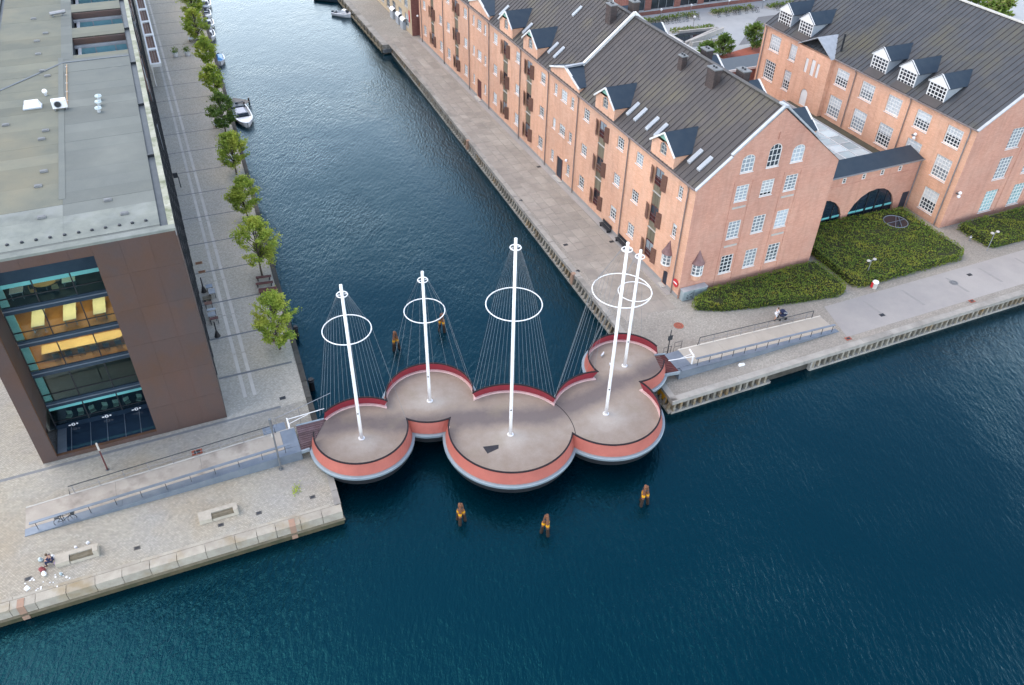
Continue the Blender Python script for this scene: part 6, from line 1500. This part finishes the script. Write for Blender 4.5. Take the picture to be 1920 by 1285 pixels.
m = MB(); m.cyl((3.0, .7, -2), (3.0, .7, .5), .13, n=8); m.cyl((3.0, -.7, -2), (3.0, -.7, .4), .13, n=8); m.build('post', 'pile_wet', o)
for k, (a, b, r0, lb) in enumerate(((17.6, -.45, .28, 'dark square mooring fender beside the third tree'), (26.6, -.4, .22, 'dark rope bundle hanging on quay edge beside the second tree'))):
    p = lq(a, b); o = thing('mooring_fender', lb, 'fender', (p.x, p.y, .3), R(21)); m = MB(); m.cyl((0, 0, -.3), (0, 0, 1.1), r0, n=10); m.build('body', 'black_plastic', o); m = MB(); m.ring((0, 0, .9), r0 + .02, .04, 12, 5); m.build('rope', 'dark_steel', o)
# ================================================================== small things on the quays
def planks_bench(name, label, loc, rz, Ln, Wd, mat, back=False, group=None):
    o = thing(name, label, 'bench', loc, rz, group); n = max(3, int(Wd / .14))
    for k in range(n):
        m = MB(); m.box(-Ln / 2, -Wd / 2 + k * Wd / n, .4, Ln / 2, -Wd / 2 + (k + 1) * Wd / n - .02, .46); m.build('slat', mat, o)
    for x in (-Ln / 2 + .15, Ln / 2 - .25):
        m = MB(); m.box(x, -Wd / 2 + .03, 0, x + .1, Wd / 2 - .03, .4); m.build('leg', 'dark_steel', o)
    if back:
        for z in (.55, .7, .85):
            m = MB(); m.box(-Ln / 2, Wd / 2, z, Ln / 2, Wd / 2 + .05, z + .1); m.build('back_slat', mat, o)
        for x in (-Ln / 2 + .15, Ln / 2 - .25):
            m = MB(); m.box(x, Wd / 2 + .05, 0, x + .08, Wd / 2 + .1, .95); m.build('back_post', 'dark_steel', o)
    return o
for (p, rz, ln, lb) in (((-28.2, 75.55), 16, 1.9, 'dark red slatted bench without cushions just below the second canal tree'), ((-27.5, 74.3), 16, 2.0, 'lower dark red bench between the second tree and the nearest tree'), ((-28.6, 76.75), 16, 1.7, 'dark red bench around the stem of the second canal tree')):
    planks_bench('park_bench', lb, (p[0], p[1], Q), R(rz), ln, .8 if 'lower' in lb else .45, 'door_red', False, 'dark red benches under the second tree')
for (p, lb) in (((-45.3, 117.0), 'pale grey bench block at the foot of the dark fifth tree'), ((-40.6, 105.4), 'pale grey bench block with small white sign at the fourth tree'), ((-61.0, 153.4), 'pale grey bench block at the eighth tree')):
    o = planks_bench('park_bench', lb, (p[0], p[1], Q), R(24), 1.9, 1.3, 'boat_grey', False, 'pale bench blocks under the far trees')
    if 'sign' in lb:
        m = MB(); m.box(.2, .3, .46, .75, .9, .95); m.build('box', 'white_cloth', o)
# granite L benches on the forecourt
def granite_bench(label, cx, cy):
    o = thing('granite_bench', label, 'bench', (cx, cy, Q), R(23.6), 'granite benches on the forecourt')
    m = MB(); m.box(-1.55, -.5, 0, -.55, .5, .45); m.box(-.55, .1, 0, 1.55, .5, .45); m.box(1.2, -.5, 0, 1.55, .1, .72); m.build('stone_block', 'granite_bench', o)
    for k in range(4):
        m = MB(); m.box(-.5, -.48 + k * .14, .3, 1.18, -.36 + k * .14, .36); m.build('slat', 'timber', o)
    m = MB(); m.box(-.5, -.5, 0, 1.2, -.46, .28); m.build('front_slab', 'granite_bench', o)
granite_bench('right pale granite bench with sunken timber slats, below the ramp', -23.85, 43.0)
granite_bench('left pale granite bench with sunken timber slats, beside the pile of litter', -33.6, 38.55)
for k, (u, v, lb) in enumerate(((-.45, 16.2, 'farther dark bench against the warehouse wall'), (-.35, 12.3, 'nearer dark bench against the warehouse wall beside the rain pipe'))):
    planks_bench('wall_bench', lb, W(u, v), TH + R(90), 2.2, .5, 'dark_steel', True, 'benches at the warehouse wall').rotation_euler[2] = TH - R(90)
# dark planter under the nearest tree, two plant tubs far up the quay
o = thing('planter_pot', 'dark round pot with pale rim beside the stem of the nearest canal tree', 'planter', (-24.8, 66.0, Q))
m = MB(); m.lathe([(.3, 0), (.42, .25), (.38, .55)], 12); m.build('pot', 'door_red', o); m = MB(); m.ring((0, 0, .56), .38, .05, 14, 5); m.build('rim', 'plastic_white', o); m = MB(); m.lathe([(.34, .48), (.34, .5)], 12); m.build('soil', 'soil', o)
rg = random.Random(6)
for k, (x, y) in enumerate(((-61.55, 145.0), (-59.7, 145.7))):
    o = thing('plant_tub', ('left' if k == 0 else 'right') + ' of two white tubs with dark shrubs at the upper left promenade', 'planter', (x, y, Q), 0, 'white plant tubs')
    m = MB(); m.lathe([(.35, 0), (.48, .7), (.44, .7), (.4, .6)], 12); m.build('tub', 'plastic_white', o)
    m = MB(); leaves(m, [(rg.gauss(0, .3), rg.gauss(0, .3), .75 + abs(rg.gauss(.3, .3))) for _ in range(160)], .13, rg, 1); m.build('foliage', 'leaf_mid', o)
# things along the glass side of the office
for k, (a, y, lb) in enumerate(((.55, 21.3, 'upper black cone footed post beside the glass side wall'), (.85, 12.6, 'lower black cone footed post beside the glass side wall'))):
    p = L(a, y); o = thing('cone_post', lb, 'post', p, TL, 'black cone footed posts'); m = MB(); m.lathe([(.32, 0), (.28, .1), (.1, .7)], 12); m.build('foot', 'black_plastic', o); m = MB(); m.cyl((0, 0, .7), (0, 0, 1.9), .07, .06, 8); m.build('post', 'black_plastic', o)
def cafe_table(label, p, mat, wd, ln):
    o = thing('cafe_table', label, 'table', p, TL, 'outdoor furniture along the office wall'); m = MB(); m.box(-wd / 2, -ln / 2, .7, wd / 2, ln / 2, .76); m.build('tabletop', mat, o)
    for x, y in ((-1, -1), (1, -1), (-1, 1), (1, 1)):
        m = MB(); m.box(x * (wd / 2 - .08) - .03, y * (ln / 2 - .08) - .03, 0, x * (wd / 2 - .08) + .03, y * (ln / 2 - .08) + .03, .7); m.build('leg', 'dark_steel', o)
cafe_table('small light blue outdoor table beside the upper black post', L(1.2, 21.1), 'steel_blue', .7, .7)
cafe_table('grey blue outdoor table below the light blue one', L(1.35, 20.0), 'steel_grey', .7, 1.0)
cafe_table('brown outdoor table against the glass side wall', L(.72, 17.9), 'shutter', .8, .55)
cafe_table('narrow dark framed outdoor table with pale top against the glass wall', L(.85, 16.6), 'boat_grey', .9, .35)
cafe_table('grey square outdoor table between the dark ones', L(.8, 15.7), 'steel_grey', .8, .8)
cafe_table('dark red low outdoor table nearest the lower black post', L(.9, 14.9), 'door_red', .9, .4)
planks_bench('brown_bench', 'weathered brown bench in the row of furniture by the glass wall', L(.72, 19.4), TL, .95, .7, 'timber', False)
for k, (a, y, lb) in enumerate(((.7, 27.4, 'upper orange brown doormat by the glass side wall'), (.8, 25.4, 'lower orange brown doormat by the glass side wall'))):
    o = thing('door_mat', lb, 'mat', L(a, y, .012), TL); m = MB(); m.box(-.4, -.28, 0, .4, .28, .03); m.build('mat', 'tan', o); m = MB(); m.box(-.34, -.22, .03, .34, .22, .036); m.build('pile', 'pile_wood', o)
o = thing('bracket_sign', 'small dark bracket post at the foot of the glass side wall far up the promenade', 'post', L(.7, 47.0), TL)
m = MB(); m.cyl((0, 0, 0), (0, 0, 1.6), .06, n=8); m.build('post', 'dark_steel', o); m = MB(); m.box(-.6, -.05, 1.5, .0, .05, 2.2); m.build('board', 'dark_steel', o)
# bicycle lying along the left ramp
def detailed_bike(label, loc, rz, lean):
    o = thing('bicycle', label, 'bicycle', loc, rz); o.rotation_euler = (lean, 0, rz)
    for nm, x in (('rear_wheel', -.52), ('front_wheel', .52)):
        m = MB(); m.tube([(x + .33 * math.cos(t), 0, .34 + .33 * math.sin(t)) for t in [2 * math.pi * i / 18 for i in range(18)]], .026, 5, 0, True)
        for i in range(6): m.bar((x, 0, .34), (x + .33 * math.cos(i * 1.047), 0, .34 + .33 * math.sin(i * 1.047)), .008, .008)
        m.build(nm, 'black_plastic', o)
    m = MB()
    for p, q_ in (((-.52, 0, .34), (-.15, 0, .34)), ((-.15, 0, .34), (-.28, 0, .85)), ((-.28, 0, .8), (.36, 0, .82)), ((-.15, 0, .34), (.38, 0, .7)), ((.52, 0, .34), (.34, 0, .98)), ((-.52, 0, .34), (-.26, 0, .75))): m.tube([p, q_], .024, 5)
    m.build('frame', 'dark_steel', o); m = MB(); m.box(-.42, -.07, .86, -.16, .07, .93); m.build('saddle', 'black_plastic', o); m = MB(); m.tube([(.24, -.28, 1.0), (.34, 0, .99), (.24, .28, 1.0)], .02, 5); m.build('handlebar', 'steel_grey', o)
    m = MB(); m.box(-.72, -.12, .74, -.36, .12, .78); m.build('carrier', 'dark_steel', o); m = MB(); m.box(.5, -.16, .75, .78, .16, 1.0); m.build('basket', 'dark_steel', o)
detailed_bike('dark bicycle leaning at the lower end of the left ramp, up from the left bench', (-35.9, 41.75, Q), R(24), R(-14))
# ------------------------------------------------------------------ people
def body(name, pts, edges, radii, mat, parent, levels=1):
    me = bpy.data.meshes.new(name); me.from_pydata([Vector(p) for p in pts], edges, []); o = bpy.data.objects.new(name + '_tmp', me); C.objects.link(o)
    md = o.modifiers.new('s', 'SKIN'); 
    if not me.skin_vertices: me.attributes.new('skin', 'FLOAT', 'POINT')
    for i, r in enumerate(radii):
        sv = me.skin_vertices[0].data[i]; sv.radius = (r, r); sv.use_root = (i == 0)
    sb = o.modifiers.new('u', 'SUBSURF'); sb.levels = sb.render_levels = levels
    dg = bpy.context.evaluated_depsgraph_get(); ev = o.evaluated_get(dg); me2 = bpy.data.meshes.new_from_object(ev)
    bpy.data.objects.remove(o); me2.name = name; me2.materials.clear()
    for m_ in mats_of(mat): me2.materials.append(m_)
    for p in me2.polygons: p.use_smooth = True
    return link(name, me2, parent)
def skin_ok():
    return True
def person(label, loc, rz, pose, shirt, trousers, skirt=None, hairc='hair', sleeves=True, bare=True):
    o = thing('person', label, 'person', loc, rz); J = pose
    pts = [J['pelvis'], J['waist'], J['chest'], J['neck'], J['head'], J['top'], J['shl'], J['ell'], J['wrl'], J['shr'], J['elr'], J['wrr'], J['hipl'], J['knl'], J['anl'], J['tol'], J['hipr'], J['knr'], J['anr'], J['tor']]
    ed = [(0, 1), (1, 2), (2, 3), (3, 4), (4, 5), (2, 6), (6, 7), (7, 8), (2, 9), (9, 10), (10, 11), (0, 12), (12, 13), (13, 14), (14, 15), (0, 16), (16, 17), (17, 18), (18, 19)]
    rad = [.13, .12, .135, .055, .095, .08, .06, .045, .032, .06, .045, .032, .095, .065, .042, .04, .095, .065, .042, .04]
    b = body('body', pts, ed, rad, ['skin'], o, 1)
    # clothes: follow the same joints, slightly fuller
    tp = ['pelvis', 'waist', 'chest', 'shl', 'ell', 'shr', 'elr']; body('shirt', [J[k] for k in tp], [(0, 1), (1, 2), (2, 3), (3, 4), (2, 5), (5, 6)], [.155, .145, .158, .078, .062, .078, .062], [shirt], o, 1)
    tk = ['pelvis', 'hipl', 'knl', 'hipr', 'knr'] + ([] if bare else ['anl', 'anr'])
    body('trousers', [J[k] for k in tk], [(0, 1), (1, 2), (0, 3), (3, 4)] + ([] if bare else [(2, 5), (4, 6)]), [.15, .115, .085, .115, .085] + ([] if bare else [.06, .06]), [trousers], o, 1)
    h = Vector(J['head']); t_ = Vector(J['top']); m = MB(); c = h.lerp(t_, .55); m.ball((c.x - .015, c.y, c.z + .02), .112, .105, .115, 10, 8); m.build('hair', hairc, o, smooth=True)
    fx = Vector((1, 0, 0)); m = MB()
    m.ball((h.x + .1, h.y, h.z), .02, .016, .022, 6, 4); m.build('nose', 'skin', o)
    m = MB()
    for s in (-.035, .035): m.ball((h.x + .092, h.y + s, h.z + .03), .012, n=6, m=4)
    m.box(h.x + .09, h.y - .025, h.z - .05, h.x + .1, h.y + .025, h.z - .04); m.build('eyes_and_mouth', 'hair', o)
    for s, kx, ek in ((1, 'wrl', 'ell'), (-1, 'wrr', 'elr')):
        wv = Vector(J[kx]); dv = (wv - Vector(J[ek])).normalized(); sd = dv.cross(Vector((0, 0, 1))).normalized() if abs(dv.z) < .95 else Vector((0, 1, 0)); m = MB()
        m.bar(wv - dv * .01, wv + dv * .09, .075, .03)
        for f in range(4):
            q0 = wv + dv * .085 + sd * (-.03 + .02 * f); ln = (.06, .072, .068, .05)[f]; m.tube([q0, q0 + dv * ln * .55, q0 + dv * ln * .9 - Vector((0, 0, .03))], [.0095, .009, .007], 5)
        m.tube([wv + dv * .03 - sd * .035, wv + dv * .07 - sd * .06], [.011, .009], 5); m.build('hand', 'skin', o)
    for kx in ('tol', 'tor'):
        p = Vector(J[kx]); m = MB(); m.hexa([(p.x - .19, p.y - .045, .0), (p.x + .06, p.y - .045, .0), (p.x + .06, p.y + .045, .0), (p.x - .19, p.y + .045, .0), (p.x - .17, p.y - .035, .08), (p.x + .04, p.y - .035, .05), (p.x + .04, p.y + .035, .05), (p.x - .17, p.y + .035, .08)]); m.build('shoe', 'black_plastic', o)
    return o
stand = dict(pelvis=(0, 0, .92), waist=(.01, 0, 1.08), chest=(.03, 0, 1.3), neck=(.04, 0, 1.46), head=(.06, 0, 1.56), top=(.06, 0, 1.66), shl=(.03, .18, 1.38), ell=(.12, .22, 1.14), wrl=(.34, .2, 1.04), shr=(.03, -.18, 1.38), elr=(.12, -.22, 1.14), wrr=(.34, -.2, 1.04), hipl=(0, .09, .88), knl=(.1, .1, .5), anl=(.02, .1, .09), tol=(.14, .11, .04), hipr=(0, -.09, .88), knr=(.0, -.1, .48), anr=(-.16, -.1, .1), tor=(-.04, -.11, .04))
sit = dict(pelvis=(0, 0, .52), waist=(.02, 0, .68), chest=(.09, 0, .9), neck=(.14, 0, 1.05), head=(.2, 0, 1.13), top=(.21, 0, 1.23), shl=(.09, .18, .98), ell=(.2, .24, .76), wrl=(.38, .14, .66), shr=(.09, -.18, .98), elr=(.2, -.24, .76), wrr=(.38, -.14, .66), hipl=(.04, .1, .5), knl=(.44, .14, .52), anl=(.46, .14, .1), tol=(.6, .15, .04), hipr=(.04, -.1, .5), knr=(.44, -.14, .52), anr=(.5, -.16, .1), tor=(.64, -.17, .04))
pp = W(7.85, -7.5); person('person in white top and pale shorts pushing a dark pram along the right promenade', pp, TH + R(-8), stand, 'white_cloth', 'white_cloth')
person('person in dark blue clothes sitting at the left end of the left granite bench', (-35.2, 37.85, Q), R(190), sit, 'navy_cloth', 'navy_cloth', bare=False)
# the pram
o = thing('pram', 'dark pram with white hood edge being pushed on the right promenade', 'pram', W(8.65, -7.6), TH + R(-8))
m = MB(); m.hexa([(-.35, -.2, .5), (.3, -.2, .45), (.3, .2, .45), (-.35, .2, .5), (-.45, -.27, .82), (.42, -.27, .78), (.42, .27, .78), (-.45, .27, .82)]); m.build('body', 'navy_cloth', o)
m = MB()
P = [(math.cos(t) * .42, math.sin(t) * .38) for t in [0, .5, 1.0, 1.5, 2.0, 2.4]]
for (x0, z0), (x1, z1) in zip(P, P[1:]): m.slab([(x0 - .02, -.28, .8 + z0), (x0 - .02, .28, .8 + z0), (x1 - .02, .28, .8 + z1), (x1 - .02, -.28, .8 + z1)], .03)
m.build('hood', 'navy_cloth', o); m = MB(); m.box(.3, -.26, .82, .44, .26, .9); m.box(.05, -.2, .86, .3, .2, .93); m.build('white_cover', 'white_cloth', o)
for x in (-.35, .35):
    for y in (-.27, .27):
        m = MB(); m.tube([(x, y - .02, .17), (x, y + .02, .17)], .17, 12); m.build('wheel', 'black_plastic', o)
m = MB(); m.tube([(-.4, -.25, .8), (-.62, -.25, 1.05), (-.62, .25, 1.05), (-.4, .25, .8)], .02, 6); m.build('handle', 'steel_grey', o)
for x in (-.35, .35):
    m = MB(); m.bar((x, -.27, .17), (x * .3, 0, .5), .03, .03); m.bar((x, .27, .17), (x * .3, 0, .5), .03, .03); m.build('axle', 'steel_grey', o)
# ------------------------------------------------------------------ litter by the left bench
rg = random.Random(17)
def bag(label, p, s, mat, knot=True):
    o = thing('bag', label, 'bag', p, rg.uniform(0, 6)); m = MB(); m.ball((0, 0, s * .45), s * .62, s * .5, s * .5, 10, 7)
    m.v = [(x * (1 + rg.uniform(-.18, .18)), y * (1 + rg.uniform(-.18, .18)), max(0, z)) for x, y, z in m.v]; m.build('sack', mat, o)
    m = MB(); m.lathe([(.05, s * .85), (.1, s * 1.05), (.02, s * 1.1)], 6); m.build('knot', mat, o)
bag('white carrier bag right beside the seated person, upper one', (-35.45, 38.35, Q), .38, 'litter_white')
bag('grey white bag lying farthest left of the seated person', (-36.3, 38.1, Q), .34, 'metal_box')
bag('purple bag against the left end of the granite bench', (-34.95, 37.9, Q), .36, 'litter_purple')
bag('dark red bag below the seated person', (-35.75, 37.2, Q), .42, 'litter_red')
bag('large white bag nearest the quay below the seated person', (-35.45, 36.85, Q), .36, 'litter_white')
bag('white bag lying on the upper side of the left granite bench', (-34.1, 39.35, Q), .22, 'litter_white')
bag('small pale bag right of the red bag on the setts', (-34.2, 36.9, Q), .22, 'metal_box')
for k in range(18):
    x, y = -36.6 + rg.uniform(0, 3.4), 35.3 + rg.uniform(0, 1.5) + .0
    o = thing('paper_scrap', 'white paper scrap scattered on the setts near the left bench', 'litter', (x, y + (x + 36) * .25, Q + .012), rg.uniform(0, 6), 'paper scraps by the left bench')
    s = rg.uniform(.04, .10); m = MB(); m.slab([(-s, -s * .6, .015), (s, -s * .7, .03), (s * .8, s * .6, .012), (-s * .9, s * .7, .035)], .01); m.build('sheet', 'litter_white', o)
for (p, s, lb) in (((-33.4, 39.9, Q + .012), .13, 'white cup lying above the left granite bench'), ((-36.2, 35.6, Q + .012), .18, 'largest white paper near the quay edge at far left')):
    o = thing('paper_scrap', lb, 'litter', p, 1.0); m = MB(); m.hexa([(-s, -s, 0), (s, -s, 0), (s, s, 0), (-s, s, 0), (-s * .6, -s * .7, s), (s * .8, -s * .6, s * .7), (s * .6, s * .7, s), (-s * .7, s * .6, s * .8)]); m.build('crumpled_sheet', 'litter_white', o)
o = thing('paper_scrap', 'white crumpled paper on the right quay below the blue ramp edge', 'litter', W(-.15, -12.4, .012), .4); m = MB(); m.hexa([(-.35, -.15, 0), (.35, -.15, 0), (.35, .15, 0), (-.35, .15, 0), (-.3, -.1, .15), (.28, -.12, .22), (.3, .1, .14), (-.25, .12, .2)]); m.build('crumpled_sheet', 'litter_white', o)
# weeds by the bridge and small gulls on the last deck
o = thing('weed_clump', 'small green weed growing on the setts beside the first round deck', 'plant', (-18.1, 45.9, Q))
m = MB(); leaves(m, [(rg.gauss(0, .16), rg.gauss(0, .3), abs(rg.gauss(.1, .12))) for _ in range(70)], .09, rg, 1); m.build('leaves', 'leaf_lime', o); m = MB(); m.tube([(0, 0, 0), (.03, .05, .2)], .012, 5); m.build('stem', 'bark', o)
for k, (x, y, lb) in enumerate(((9.2, 63.6, 'upper white gull standing on the small round deck'), (9.9, 61.9, 'lower white gull standing on the small round deck'))):
    o = thing('gull', lb, 'bird', (x, y, D + .012), 1.0 + k, 'gulls on the bridge'); m = MB(); m.ball((0, 0, .2), .22, .1, .1, 10, 7); m.ball((.2, 0, .33), .07, n=8, m=6); m.tube([(.08, 0, .24), (.2, 0, .33)], [.09, .06], 7); m.build('body', 'plastic_white', o, smooth=True)
    m = MB(); m.hexa([(-.34, -.09, .2), (.08, -.12, .22), (.08, -.1, .27), (-.3, -.05, .26), (-.34, .09, .2), (.08, .12, .22), (.08, .1, .27), (-.3, .05, .26)]); m.build('wing', 'boat_grey', o); m = MB(); m.cyl((.26, 0, .33), (.34, 0, .31), .02, .005, 5); m.cyl((.03, .04, 0), (.03, .04, .14), .012, n=5); m.cyl((.03, -.04, 0), (.03, -.04, .14), .012, n=5); m.build('beak_and_legs', 'yellow', o)
